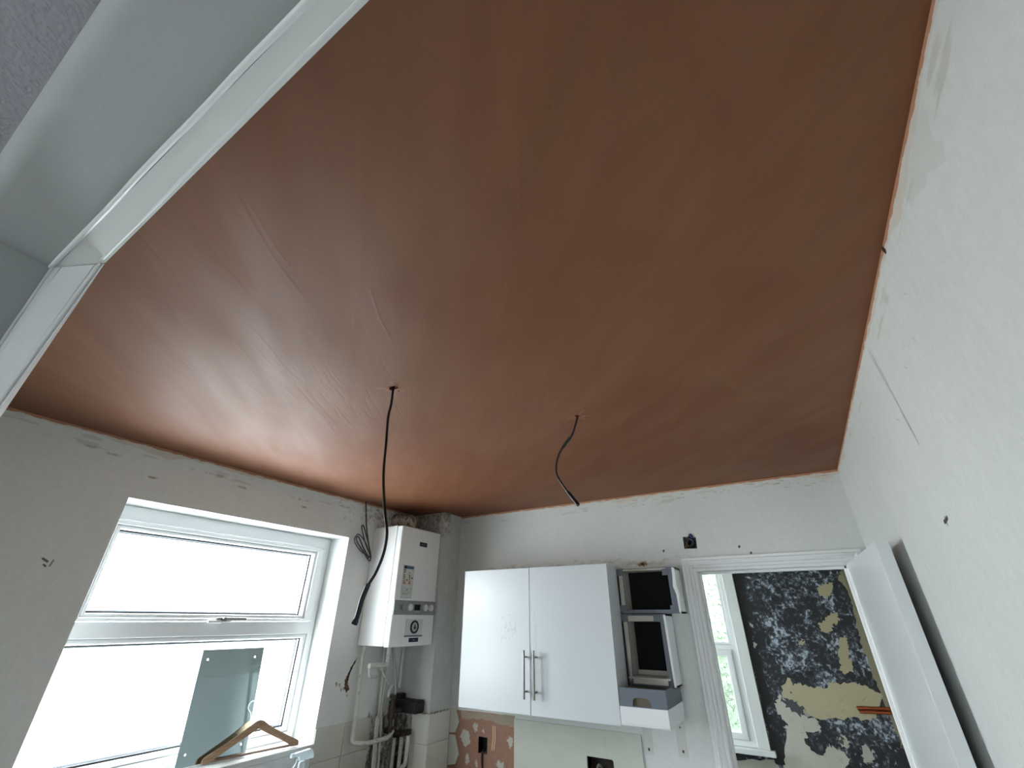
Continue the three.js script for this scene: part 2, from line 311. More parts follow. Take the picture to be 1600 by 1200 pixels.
// boxed-in pipes in the corner
const texBoxing = canvasTex(420, 2048, (c, W, H) => {
  fillPixels(c, W, H, (x, y, o) => { const a = (fbm(x / 60, y / 60, 4) - 0.5) * 16 + (fbm(x / 14, y / 160, 3) - 0.5) * 10; o[0] = 200 + a; o[1] = 203 + a; o[2] = 199 + a; });
  const to = (u, y) => [u / 0.5 * W, (CEIL - y) / CEIL * H];
  for (let i = 0; i < 300; i++) { const u = rnd() * 0.36, y = 2.45 - rnd() * rnd() * 0.2; blob(c, to, [[u, y], [u + 0.014, y + 0.014], [u + 0.022, y - 0.01], [u, y - 0.016]], `rgba(104,84,62,${rr(0.04, 0.2)})`, 0.006); }
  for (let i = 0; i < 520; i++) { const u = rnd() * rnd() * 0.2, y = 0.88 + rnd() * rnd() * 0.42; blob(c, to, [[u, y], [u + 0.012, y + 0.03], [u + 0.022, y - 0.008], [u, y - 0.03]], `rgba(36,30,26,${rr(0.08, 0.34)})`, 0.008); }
  for (let i = 0; i < 12; i++) { const u = rr(0.3, 0.48), y = rr(1.3, 2.4); scribble(c, to, [[u, y], [u + rr(-0.02, 0.02), y - rr(0.02, 0.1)]], 'rgba(150,146,136,.35)', rr(1, 4)); }
});
const BX = -2.150, BZ = -2.594;
const wallBoxing = struct('wall_boxing', planeUV(bx(XL, BX, 0, CEIL, ZB, BZ), (x, y, z) => [((x - XL) + (BZ - z)) / 0.5, y / CEIL]), std(0xffffff, 0.75, { map: texBoxing }), 'boxed-in corner behind the boiler');

// ------------------------------------------------------------------ wall tiles still in place
{
  const tileMats = [0, 1, 2].map((i) => std([0xd6d7cd, 0xd0d2c8, 0xdadad2][i], 0.3)), grout = std(0xa09c90, 0.9);
  const H = 0.148, W = 0.198, T = 0.006, cache = new Map();
  const tile = (parent, axis, a0, a1, y0, y1, at) => {
    const w = a1 - a0, h = y1 - y0, key = `${axis}${w.toFixed(3)}_${h.toFixed(3)}`;
    if (!cache.has(key)) cache.set(key, axis === 'x' ? new RoundedBoxGeometry(T, h, w, 1, 0.0015) : new RoundedBoxGeometry(w, h, T, 1, 0.0015));
    const m = shade(new THREE.Mesh(cache.get(key), tileMats[Math.floor(rnd() * 3)])); m.name = 'tile';
    const j = rr(-0.0006, 0.0006);
    m.position.set(...(axis === 'x' ? [at + T / 2 + j, (y0 + y1) / 2, (a0 + a1) / 2] : [(a0 + a1) / 2, (y0 + y1) / 2, at + T / 2 + j])); parent.add(m);
  };
  const left = scene.getObjectByName('wall_left');
  for (let r = 0; r < 2; r++) {
    const y1 = 1.21 - r * 0.15, y0 = Math.max(y1 - H, 0.905);
    for (let z = -2.39; z < -1.995; z += 0.2) tile(left, 'x', z + 0.001, Math.min(z + 0.199, -1.993), y0, y1, XL);
    for (const [a, b] of [[-2.282, BX - 0.001]]) tile(wallBoxing, 'z', a, b, y0 + 0.01, y1 + 0.01, BZ);
    tile(wallBoxing, 'x', ZB + 0.008, BZ + 0.005, y0 + 0.01, y1 + 0.01, BX);
  }
  // what is left of broken tiles at the edge of the bare plaster
  for (const pts of [[[-2.143, 1.222], [-2.10, 1.222], [-2.083, 1.190], [-2.071, 1.160], [-2.098, 1.105], [-2.143, 1.10]], [[-2.143, 1.092], [-2.098, 1.092], [-2.07, 1.03], [-2.06, 1.0], [-2.085, 0.95], [-2.143, 0.94]]]) {
    const g = metreUV(slabZ(polyPath(THREE.Shape, pts), ZB, ZB + 0.007, 0.001)); const m = shade(new THREE.Mesh(g, tileMats[1])); m.name = 'broken_tile'; wallBack.add(m);
  }
  const ridge = [];   // hard adhesive left along the top edge of the tiles
  for (let i = 0; i < 46; i++) { const t = i / 46, s = new THREE.IcosahedronGeometry(rr(0.003, 0.008), 0); s.scale(1, rr(0.5, 0.9), 1); t < 0.55 ? s.translate(XL + 0.1 + (t / 0.55) * (BX - XL - 0.1), 1.222 + rr(-0.002, 0.003), BZ + 0.004) : s.translate(BX + 0.004, 1.222 + rr(-0.003, 0.003), BZ - (t - 0.55) / 0.45 * 0.2); ridge.push(s); }
  const m = shade(new THREE.Mesh(join(ridge), grout)); m.name = 'adhesive_crumbs'; m.userData.kind = 'stuff'; wallBoxing.add(m);
}

// ------------------------------------------------------------------ opening the photograph is taken from
{
  const B0 = [-1.025, 2.299, -0.070], B1 = [XR, 2.299, -0.0545], C0 = [-0.927, 2.300, -0.1165], C1 = [XR, 2.300, -0.0768];
  // wall beside the opening and the plastered beam over it
  struct('wall_front', metreUV(bx(XL - 0.27, -1.028, 0, CEIL + 0.16, -0.085, 0.055, 0.004)), mGrayPaint, 'plastered wall at the left of the opening');
  const p = new THREE.Shape(); p.moveTo(0.07, 2.303); p.lineTo(-0.022, 2.303); p.absarc(-0.022, 2.331, 0.028, -Math.PI / 2, -Math.PI, true); p.lineTo(-0.050, CEIL + 0.16); p.lineTo(0.07, CEIL + 0.16); p.closePath();   // drawn in -z, y
  struct('wall_beam', metreUV(slabX(p, -1.05, XR + 0.01)), mGrayPaint, 'grey-white plastered beam over the opening');
  const t = structGroup('trim_1', 'white painted timber frame of the wide opening');
  const add = (name, g) => { const m = shade(new THREE.Mesh(g, mTrim)); m.name = name; t.add(m); };
  const along = (A, B, y, dz) => { const q = []; for (let i = 0; i <= 24; i++) { const k = i / 24; q.push([A[0] + (B[0] - A[0]) * k, y + 0.0012 * (vnoise(i * 0.9, 2) - 0.5), A[2] + (B[2] - A[2]) * k + dz + 0.0012 * (vnoise(i * 0.8, 7) - 0.5)]); } return q; };
  const off = ([x, y, z], d) => [x, y, z + d];
  add('head_board', hull([off(B0, -0.0045), off(B1, -0.0045), C0, C1, ...[off(B0, -0.0045), off(B1, -0.0045), C0, C1].map(([x, , z]) => [x, 2.42, z])]));
  add('head_bead', tube(along(B0, B1, 2.2995, -0.0005), 0.0040, { seg: 120 }));
  add('head_lip', tube(along(C0, C1, 2.3005, 0.006), 0.0022, { seg: 120 }));
  // splayed jamb: from the plastered reveal out to its kitchen edge
  const q0 = [-1.025, -0.070], q1 = [-0.927, -0.1165], r0 = [-1.025, -0.0725], r1 = [-0.927, -0.102], back = [-1.04, -0.12];
  const col = ([x0, z0], [x1, z1], ya, yb, w) => { const pts = []; for (const [y, a, b] of [[ya, w[0], w[1]], [yb, w[2], w[3]]]) pts.push([a[0], y, a[1]], [b[0], y, b[1]], [back[0], y, back[1]], [back[0], y, a[1]]); void x0; void z0; void x1; void z1; return hull(pts); };
  const mJambShade = std(0xc6c9c9, 0.45);  // trim paint again, greyed so the jamb looks less lit
  const addJ = (name, g) => { add(name, g); t.children[t.children.length - 1].material = mJambShade; };
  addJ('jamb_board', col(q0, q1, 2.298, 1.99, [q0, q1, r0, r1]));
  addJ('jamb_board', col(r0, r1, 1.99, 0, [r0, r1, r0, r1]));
  const mix = (a, b, k) => [a[0] + (b[0] - a[0]) * k, a[1] + (b[1] - a[1]) * k];
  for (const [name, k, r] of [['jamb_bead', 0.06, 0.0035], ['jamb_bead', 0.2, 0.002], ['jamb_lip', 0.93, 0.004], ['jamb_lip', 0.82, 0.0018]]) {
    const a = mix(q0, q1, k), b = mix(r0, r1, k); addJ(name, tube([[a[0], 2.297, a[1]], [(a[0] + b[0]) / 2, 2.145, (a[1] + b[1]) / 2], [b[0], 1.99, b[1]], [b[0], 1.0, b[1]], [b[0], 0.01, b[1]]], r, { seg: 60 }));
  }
}
// adjoining room behind the camera
{
  const xa = -3.2, zb = 3.4;
  struct('floor', metreUV(bx(xa, XR + 0.15, -0.08, 0, 0.05, zb + 0.2)), std(0xb4aea6, 0.7));
  struct('ceiling', metreUV(bx(xa - 0.2, XR + 0.15, CEIL, CEIL + 0.16, 0.05, zb + 0.2)), std(0xa3a3ab, 0.8, { bumpMap: grainBump, bumpScale: 0.003 }), 'grey ceiling of the adjoining room');
  struct('wall_right', metreUV(bx(XR, XR + 0.15, 0, CEIL, 0.06, zb + 0.2)), mPaint);
  struct('wall_left', metreUV(bx(xa - 0.2, xa, 0, CEIL, 0.05, zb + 0.2)), mPaint);
  struct('wall_front', metreUV(bx(xa - 0.2, XL - 0.27, 0, CEIL, -0.085, 0.055)), mPaint);
  const s = rectPath(THREE.Shape, xa, XR, 0, CEIL); s.holes.push(rectPath(THREE.Path, -1.98, -0.62, 0.88, 2.12));
  struct('wall_rear', metreUV(slabZ(s, zb, zb + 0.2)), mPaint);
  const w = structGroup('window_3', 'window of the adjoining room');
  const f = shade(new THREE.Mesh(ringZ([-1.98, -0.62, 0.88, 2.12], [[-1.91, -0.69, 0.95, 2.05]], zb + 0.08, zb + 0.14), mUPVC)); f.name = 'window_frame'; w.add(f);
  for (const x of [-1.3]) { const m = new THREE.Mesh(new THREE.BoxGeometry(1.22, 1.10, 0.004), mGlass); m.position.set(x, 1.5, zb + 0.11); m.name = 'pane'; w.add(m); }
}

// ------------------------------------------------------------------ kitchen window
{
  const w = structGroup('window_1', 'white plastic window with a top-hung upper light');
  const X = XL - 0.17;
  const add = (parent, name, g, m) => { const q = shade(new THREE.Mesh(g, m)); q.name = name; parent.add(q); return q; };
  const up = [-1.879, -0.842, 1.756, 2.098], lo = [-1.925, -0.825, 1.213, 1.636];
  const grow = ([a, b, c, d], k) => [a - k, b + k, c - k, d + k];
  add(w, 'window_frame', ringX([WIN[0] + 0.001, WIN[1] - 0.001, WIN[2] + 0.001, WIN[3] - 0.001], [[-1.948, -0.795, 1.722, 2.142], grow(lo, 0.022)], X - 0.07, X, 0.004), mUPVC);
  const sash = add(w, 'sash', ringX([-1.945, -0.798, 1.724, 2.139], [grow(up, 0.018)], X - 0.055, X + 0.014, 0.007), mUPVC);
  add(sash, 'glazing_bead', ringX(grow(up, 0.0175), [up], X - 0.045, X + 0.004, 0.008), mUPVC);
  add(w, 'glazing_bead', ringX(grow(lo, 0.0215), [lo], X - 0.045, X - 0.006, 0.008), mUPVC);
  for (const [q, par] of [[up, sash], [lo, w]]) {
    add(par, 'gasket', ringX(grow(q, 0.002), [grow(q, -0.0065)], X - 0.036, X - 0.030, 0.0005), mDark);
    add(par, 'spacer_bar', ringX(grow(q, 0.002), [grow(q, -0.012)], X - 0.062, X - 0.054, 0.0005), std(0x6d7276, 0.4));
    const [a, b, c, d] = q, gl = add(par, 'pane', bx(X - 0.044, X - 0.040, c - 0.001, d + 0.001, a - 0.001, b + 0.001), mGlass); gl.castShadow = false;
  }
  const h = add(sash, 'window_handle', join([bx(X + 0.013, X + 0.030, 1.722, 1.742, -1.455, -1.375, 0.005), bx(X + 0.028, X + 0.040, 1.728, 1.742, -1.525, -1.41, 0.004), cyl([X + 0.02, 1.733, -1.41], [X + 0.042, 1.733, -1.41], 0.010)]), mSteel);
  add(h, 'catch', join([bx(X + 0.013, X + 0.034, 1.716, 1.730, -1.40, -1.335, 0.004)]), mUPVC);
  const sill = structGroup('window_sill', 'white window board');
  add(sill, 'sill_board', metreUV(bx(X - 0.02, XL + 0.016, WIN[2] - 0.028, WIN[2], WIN[0] + 0.001, WIN[1] - 0.001, 0.006)), mTrim);
}
// yard outside
struct('ground', metreUV(bx(-40, 40, -0.5, -0.12, -40, 40)), std(0xb9b6ae, 0.9));

// ------------------------------------------------------------------ doorway in the back wall
{
  const t = structGroup('trim_2', 'white moulded door casing');
  const add = (name, g, m = mTrim) => { const q = shade(new THREE.Mesh(g, m)); q.name = name; t.add(q); };
  // section: distance out from the edge of the opening, height off the wall
  const prof = [[0, 0], [0, 0.010], [0.006, 0.013], [0.014, 0.013], [0.017, 0.009], [0.021, 0.012], [0.030, 0.016], [0.034, 0.012], [0.039, 0.013], [0.046, 0.021], [0.053, 0.022], [0.057, 0.017], [0.070, 0.018], [0.072, 0.015], [0.072, 0]];
  const run = (A, B) => {   // A and B: [x, y, outward x, outward y]
    const pos = [];
    for (let i = 0; i < prof.length - 1; i++) {
      const P = ([x, y, ox, oy], [d, h]) => [x + ox * d, y + oy * d, ZB + h];
      const a = P(A, prof[i]), b = P(A, prof[i + 1]), c = P(B, prof[i + 1]), d = P(B, prof[i]); pos.push(...a, ...b, ...c, ...a, ...c, ...d);
    }
    const g = new THREE.BufferGeometry(); g.setAttribute('position', new THREE.Float32BufferAttribute(pos, 3)); g.computeVertexNormals(); return metreUV(g);
  };
  const L = DOOR[0], R = DOOR[1], T = DOOR[2];
  add('casing', run([L, 0, -1, 0], [L, T, -1, 1])); add('casing', run([L, T, -1, 1], [R, T, 1, 1])); add('casing', run([R, T, 1, 1], [R, 0, 1, 0]));
  add('lining', join([bx(L - 0.02, L + 0.001, 0, T, ZB - 0.12, ZB + 0.004), bx(R - 0.001, R + 0.02, 0, T, ZB - 0.12, ZB + 0.004), bx(L - 0.02, R + 0.02, T, T + 0.02, ZB - 0.12, ZB + 0.004)]));
  add('stop', join([bx(L, L + 0.012, 0, T, ZB - 0.085, ZB - 0.05, 0.002), bx(L, R, T - 0.012, T, ZB - 0.085, ZB - 0.05, 0.002), bx(R - 0.012, R, 0, T, ZB - 0.085, ZB - 0.05, 0.002)]));
  const d = structGroup('door_1', 'plain white door standing open against the right wall'); d.position.set(0.236, 0.006, -2.785); d.rotation.order = 'YXZ'; d.rotation.y = Math.atan2(0.022, 0.82); d.rotation.x = 0.0115;
  const q = (name, g, m) => { const k = shade(new THREE.Mesh(g, m)); k.name = name; d.add(k); };
  q('door_leaf', metreUV(bx(0, 0.040, 0, 1.978, 0, 0.825, 0.002)), mGloss);
  for (const y of [0.2, 1.0, 1.74]) q('hinge', join([cyl([0.046, y, -0.005], [0.046, y + 0.09, -0.005], 0.005), bx(0.041, 0.043, y, y + 0.09, -0.004, 0.03)]), mSteel);
  q('door_handle', join([cyl([-0.035, 0.99, 0.76], [0.0, 0.99, 0.76], 0.008), tube([[-0.035, 0.99, 0.76], [-0.04, 0.99, 0.70], [-0.04, 0.985, 0.65]], 0.008), bx(-0.006, 0, 0.93, 1.06, 0.74, 0.78, 0.003)]), mSteel);
}

// ------------------------------------------------------------------ room behind the doorway
const HZ = -3.8;
{
  const HX0 = -1.75, HX1 = 0.318, HY = 2.42;
  const A = { b1: [[.123, 1.942], [.151, 1.96], [.209, 1.964], [.193, 1.91], [.153, 1.868], [.12, 1.893]], b2: [[.065, 1.721], [.106, 1.745], [.138, 1.78], [.179, 1.789], [.191, 1.745], [.165, 1.722], [.143, 1.722], [.128, 1.688], [.067, 1.67]], b3: [[.152, 1.643], [.188, 1.655], [.19, 1.611], [.17, 1.546], [.183, 1.504], [.163, 1.471], [.114, 1.448], [.101, 1.474], [.12, 1.501], [.12, 1.555]], b4: [[-.078, 1.625], [-.058, 1.637], [-.046, 1.622], [-.06, 1.596], [-.08, 1.597]],
    big: [[-.234, 1.376], [-.188, 1.419], [-.17, 1.379], [-.133, 1.392], [-.077, 1.374], [-.002, 1.374], [.041, 1.413], [.052, 1.398], [.164, 1.41], [.219, 1.393], [.269, 1.366], [.283, 1.338], [.248, 1.316], [.212, 1.236], [.145, 1.221], [.1, 1.236], [.046, 1.222], [-.07, 1.212], [-.139, 1.231], [-.19, 1.283], [-.249, 1.316]], g1: [[-.306, 1.275], [-.259, 1.32], [-.193, 1.273], [-.15, 1.23], [-.082, 1.206], [-.091, 1.141], [-.163, 1.144], [-.191, 1.083], [-.114, 1.025], [-.055, 1.087], [-.009, 1.074], [.015, 1.04], [-.021, .936], [-.349, .893], [-.283, 1.142], [-.264, 1.174], [-.296, 1.223]], b5: [[-.012, 1.13], [.027, 1.143], [.047, 1.112], [.027, 1.078], [-.005, 1.088]],
    rs: [[.246, 1.994], [.292, 2.035], [.33, 2.016], [.33, 1.825], [.33, 1.647], [.33, 1.379], [.33, 1.118], [.288, 1.115], [.279, 1.337], [.262, 1.436], [.257, 1.559], [.262, 1.69], [.277, 1.826], [.277, 1.932]], g2: [[.111, 1.114], [.144, 1.1], [.149, 1.055], [.098, 1.013], [.085, 1.048]], blk: [[-.389, 2.3], [-.295, 2.3], [-.295, 2.057], [-.323, 1.922], [-.337, 1.781], [-.349, 1.633], [-.325, 1.528], [-.332, 1.403], [-.306, 1.296], [-.358, 1.249], [-.361, 1.145], [-.302, 1.071], [-.328, .971], [-.385, .964], [-.376, 1.468]], dk: [[-.262, 1.309], [-.188, 1.294], [-.143, 1.256], [-.174, 1.223], [-.242, 1.258]], w1: [[-.349, 1.733], [-.327, 1.718], [-.323, 1.692], [-.345, 1.706]], w2: [[-.352, 1.611], [-.323, 1.598], [-.351, 1.574]], low: [[-.628, .955], [-.379, .984], [-.338, .895], [-.65, .854]] };
  const x0 = -0.75, x1 = 0.33, y0 = 0.7, y1 = 2.3, W = 1300, H = Math.round(1300 * 1.6 / 1.08);
  const tex = canvasTex(W, H, (c) => {
    const to = (x, y) => [(x - x0) / (x1 - x0) * W, (y1 - y) / (y1 - y0) * H];
    fillPixels(c, W, H, (x, y, o) => {        // old black adhesive dabbed over the wall, pale where it pulled away
      const mx = x / W * 1.08, my = y / H * 1.6, wx = mx + 0.03 * (fbm(mx * 14, my * 14, 2) - 0.5), wy = my + 0.03 * (fbm(mx * 14 + 50, my * 14, 2) - 0.5);
      const big = fbm(wx * 9, wy * 9, 3), cell = fbm(wx * 62, wy * 62 + 3, 3), fine = fbm(wx * 170 + 7, wy * 130, 2);
      let v = 0.34 + 1.3 * (big - 0.5) + 1.8 * (cell - 0.5) + 0.7 * (fine - 0.5); v = clamp(v);
      const k = v * v * 0.9 + v * 0.1;
      o[0] = 14 + k * 150; o[1] = 17 + k * 158; o[2] = 24 + k * 166;
    });
    blob(c, to, A.g1, '#b4b3a9', 0.012); blob(c, to, A.g2, '#a5a59c', 0.01); blob(c, to, A.low, '#a9a69c', 0.012);
    for (const k of ['b1', 'b2', 'b3', 'b4', 'big', 'b5', 'rs']) blob(c, to, A[k], ({ big: '#aca488', b5: '#aeab9c', rs: '#86826a' })[k] ?? '#a39b7e', 0.008);
    blob(c, to, A.dk, '#3e4247', 0.012); blob(c, to, A.blk, '#08090c', 0.006); blob(c, to, A.w1, '#a9a9a6', 0.004); blob(c, to, A.w2, '#b5b5b2', 0.004);
    for (let i = 0; i < 420; i++) { const x = rr(-0.3, 0.31), y = rr(0.9, 1.42); if (rnd() < 0.55) scribble(c, to, [[x, y], [x + rr(-0.02, 0.02), y + rr(-0.02, 0.02)]], `rgba(${rnd() < 0.5 ? '60,62,66' : '190,186,172'},${rr(0.08, 0.3)})`, rr(1, 5)); }
    for (let i = 0; i < 26; i++) { const x = rr(-0.02, 0.30), y = rr(0.86, 1.19), r = rr(0.012, 0.04); blob(c, to, [[x - r, y], [x, y + r], [x + r, y + r * 0.2], [x + r * 0.4, y - r]], `rgba(24,26,32,${rr(0.5, 0.9)})`, 0.012); }
    for (const [x, y, r] of [[-0.028, 1.921, 9], [0.093, 1.918, 15], [-0.196, 1.337, 5]]) { const [px, py] = to(x, y); c.fillStyle = '#050506'; c.beginPath(); c.arc(px, py, r, 0, 7); c.fill(); }
    scribble(c, to, [[0.3, 2.06], [0.305, 1.7], [0.308, 1.3], [0.31, 1.0]], '#3d4a3e', 9); scribble(c, to, [[0.285, 2.06], [0.292, 1.8]], '#5b5a40', 4);
  });
  const bump = canvasTex(512, 768, (c, w, h) => fillPixels(c, w, h, (x, y, o) => { o[0] = o[1] = o[2] = 128 + 160 * (fbm(x / 16, y / 16, 4) - 0.5); }), { srgb: false });
  const s = rectPath(THREE.Shape, HX0, HX1, 0, HY); s.holes.push(rectPath(THREE.Path, -1.15, -0.44, 1.03, 2.25));
  struct('wall_far', planeUV(slabZ(s, HZ - 0.2, HZ), (x, y) => [(x - x0) / (x1 - x0), (y - y0) / (y1 - y0)]), std(0xffffff, 0.6, { map: tex, bumpMap: bump, bumpScale: 0.006 }), 'stripped wall of black adhesive and cream plaster patches');
  struct('wall_side', metreUV(bx(HX1, HX1 + 0.15, 0, HY, HZ - 0.2, ZB - 0.121)), std(0xa8a592, 0.8));
  {
    const q = rectPath(THREE.Shape, -(ZB - 0.121), -(HZ - 0.2), 0, HY); q.holes.push(rectPath(THREE.Path, 3.1, 3.62, 1.05, 2.15));
    struct('wall_side', metreUV(slabX(q, HX0 - 0.15, HX0)), mPaint);
    const v = structGroup('added_window_4', 'unseen side window added to light the room beyond the doorway');  // side window put in to light this room, never in view
    const fr = shade(new THREE.Mesh(ringX([-3.62, -3.1, 1.05, 2.15], [[-3.58, -3.14, 1.09, 2.11]], HX0 - 0.09, HX0 - 0.04), mUPVC)); fr.name = 'window_frame'; v.add(fr);
    const pn = new THREE.Mesh(bx(HX0 - 0.068, HX0 - 0.064, 1.085, 2.115, -3.585, -3.135), mGlass); pn.name = 'pane'; v.add(pn);
  }
  struct('ceiling', metreUV(bx(HX0 - 0.15, HX1 + 0.15, HY, HY + 0.1, HZ - 0.2, ZB - 0.121)), mPaint);
  struct('floor', metreUV(bx(HX0 - 0.15, HX1 + 0.15, -0.08, 0, HZ - 0.2, ZB - 0.121)), std(0x8f8a80, 0.8));
  // obscured window
  const w = structGroup('window_2', 'white window with patterned obscured glass');
  const add = (name, g, m) => { const q = shade(new THREE.Mesh(g, m)); q.name = name; w.add(q); return q; };
  const up = [-1.08, -0.506, 1.606, 2.20], lo = [-1.06, -0.538, 1.104, 1.520];
  add('window_frame', ringZ([-1.149, -0.441, 1.031, 2.249], [[-1.095, -0.486, 1.59, 2.215], [-1.09, -0.495, 1.065, 1.56]], HZ - 0.06, HZ + 0.004, 0.004), mUPVC);
  add('sash', ringZ([-1.09, -0.495, 1.065, 1.56], [lo], HZ - 0.05, HZ + 0.014, 0.008), mUPVC);
  add('glazing_bead', ringZ([-1.0945, -0.4865, 1.5905, 2.2145], [up], HZ - 0.045, HZ - 0.004, 0.003), mUPVC);
  add('casing', bx(-0.456, -0.386, 1.03, 2.28, HZ, HZ + 0.018, 0.003), mTrim);
  add('window_sill', bx(-1.22, -0.360, 1.000, 1.03, HZ - 0.03, HZ + 0.045, 0.005), mTrim);
  const pat = canvasTex(512, 512, (c, W, H) => {
    c.fillStyle = '#e2eae4'; c.fillRect(0, 0, W, H);
    for (let i = 0; i < 330; i++) {
      const x = rr(0, W), y = rr(0, H), a = rr(0, 6.28), l = rr(14, 34);
      c.strokeStyle = rnd() < 0.6 ? `rgba(120,142,120,${rr(0.4, 0.9)})` : `rgba(160,172,164,${rr(0.5, 0.9)})`; c.lineWidth = rr(3, 8); c.lineCap = 'round';
      for (const [ox, oy] of [[0, 0], [W, 0], [-W, 0], [0, H], [0, -H]]) { c.beginPath(); c.moveTo(x + ox, y + oy); c.quadraticCurveTo(x + ox + Math.cos(a) * l, y + oy + Math.sin(a) * l, x + ox + Math.cos(a + 1) * l * 1.3, y + oy + Math.sin(a + 1) * l * 1.3); c.stroke(); }
    }
  }, { repeat: [3.2, 3.2] });
  const patBump = canvasTex(256, 256, (c, W, H) => fillPixels(c, W, H, (x, y, o) => { o[0] = o[1] = o[2] = 255 * fbm(x / 12, y / 12, 2); }), { srgb: false, repeat: [3, 3] });
  const mObscure = new THREE.MeshPhysicalMaterial({ color: 0xffffff, map: pat, roughness: 0.6, transmission: 1, thickness: 0, bumpMap: patBump, bumpScale: 0.002 });
  for (const [a, b, c, d] of [up, lo]) add('pane', metreUV(bx(a - 0.002, b + 0.002, c - 0.002, d + 0.002, HZ - 0.034, HZ - 0.030)), mObscure);
}
struct('sky_block_wall', metreUV(bx(-6, 4, -0.12, 4.2, -6.2, -5.9)), std(0xc9c8c0, 0.85, { bumpMap: grainBump, bumpScale: 0.004 }), 'pale rendered wall added across the yard to block the sky');  // wall added to cut the sky behind the obscured glass
// leafy hedge in the yard beyond the obscured window
{
  const leaf = new THREE.PlaneGeometry(0.07, 0.035, 2, 1); const p = leaf.attributes.position; for (let i = 0; i < p.count; i++) { p.setZ(i, Math.abs(p.getX(i)) * 0.25); if (Math.abs(p.getX(i)) > 0.03) p.setY(i, p.getY(i) * 0.15); } leaf.computeVertexNormals();
  const n = 6000, im = new THREE.InstancedMesh(leaf, std(0x8fa97c, 0.6, { side: THREE.DoubleSide }), n), m = new THREE.Matrix4(), q = new THREE.Quaternion(), e = new THREE.Euler();
  for (let i = 0; i < n; i++) { const x = rr(-2.6, 0.2), top = 1.45 + 0.5 * fbm(x * 2.5, 1, 3); e.set(rr(0, 6), rr(0, 6), rr(0, 6)); m.compose(new THREE.Vector3(x, rr(-0.1, top), -5.45 + rr(-0.22, 0.22)), q.setFromEuler(e), new THREE.Vector3(1, 1, 1).multiplyScalar(rr(0.8, 2))); im.setMatrixAt(i, m); }
  im.name = 'hedge'; im.userData = { label: 'green hedge outside the obscured window beyond the doorway', category: 'hedge', kind: 'stuff' }; shade(im); scene.add(im);
}

// ------------------------------------------------------------------ wall cabinet
{
  const t = thing('wall_cabinet', 'white double-door kitchen wall cabinet with bar handles on back wall', 'cabinet', [-1.364, 1.294, ZB]);
  const x0 = -1.849, x1 = -0.879, y0 = 1.297, y1 = 2.013, zf = -2.506;
  part(t, 'side_panel', metreUV(bx(x0, x0 + 0.018, y0, y1, ZB + 0.001, zf, 0.001)), mCab);
  part(t, 'side_panel', metreUV(bx(x1 - 0.018, x1, y0, y1, ZB + 0.001, zf, 0.001)), mCab);
  part(t, 'top_panel', metreUV(bx(x0 + 0.018, x1 - 0.018, y1 - 0.018, y1, ZB + 0.001, zf)), mCab);
  part(t, 'bottom_panel', metreUV(bx(x0 + 0.018, x1 - 0.018, y0, y0 + 0.018, ZB + 0.001, zf)), mCab);
  part(t, 'back_panel', bx(x0 + 0.018, x1 - 0.018, y0 + 0.018, y1 - 0.018, ZB + 0.002, ZB + 0.008), mCab);
  const scuffed = (a, list) => std(0xffffff, 0.30, { map: canvasTex(512, 760, (c, W, H) => {
    c.fillStyle = '#cdd4d7'; c.fillRect(0, 0, W, H);
    const to = (x, y) => [(x - a) / 0.4785 * W, (2.016 - y) / 0.722 * H];
    for (const [x, y, dx, dy, al] of list) scribble(c, to, [[x, y], [x + dx * 0.5 + rr(-0.003, 0.003), y + dy * 0.5], [x + dx, y + dy]], `rgba(96,92,86,${al})`, rr(1, 2.2));
  }) });
  const L = []; for (let i = 0; i < 26; i++) L.push([rr(-1.56, -1.47), rr(1.64, 1.78), rr(-0.025, 0.012), rr(-0.035, 0.01), rr(0.12, 0.45)]); L.push([-1.468, 1.73, 0.004, -0.06, 0.4], [-1.47, 1.70, -0.015, -0.05, 0.35]);
  const R = []; for (let i = 0; i < 10; i++) R.push([rr(-1.345, -1.32), rr(1.62, 1.80), rr(-0.008, 0.008), rr(-0.07, -0.02), rr(0.1, 0.3)]);
  const frontUV = (g, a) => planeUV(g, (x, y) => [(x - a) / 0.4785, (y - 1.294) / 0.722]);
  for (const [a, b, hx, list] of [[-1.849, -1.3715, -1.392, L], [-1.3680, -0.879, -1.331, R]]) {
    const d = part(t, 'door', frontUV(bx(a, b, 1.294, 2.016, -2.503, -2.485, 0.0015), a), scuffed(a, list));
    part(d, 'handle', join([cyl([hx, 1.366, -2.452], [hx, 1.590, -2.452], 0.006), cyl([hx, 1.398, -2.486], [hx, 1.398, -2.452], 0.0045), cyl([hx, 1.556, -2.486], [hx, 1.556, -2.452], 0.0045)]), mSteel, 'brushed steel bar handle');
  }
}
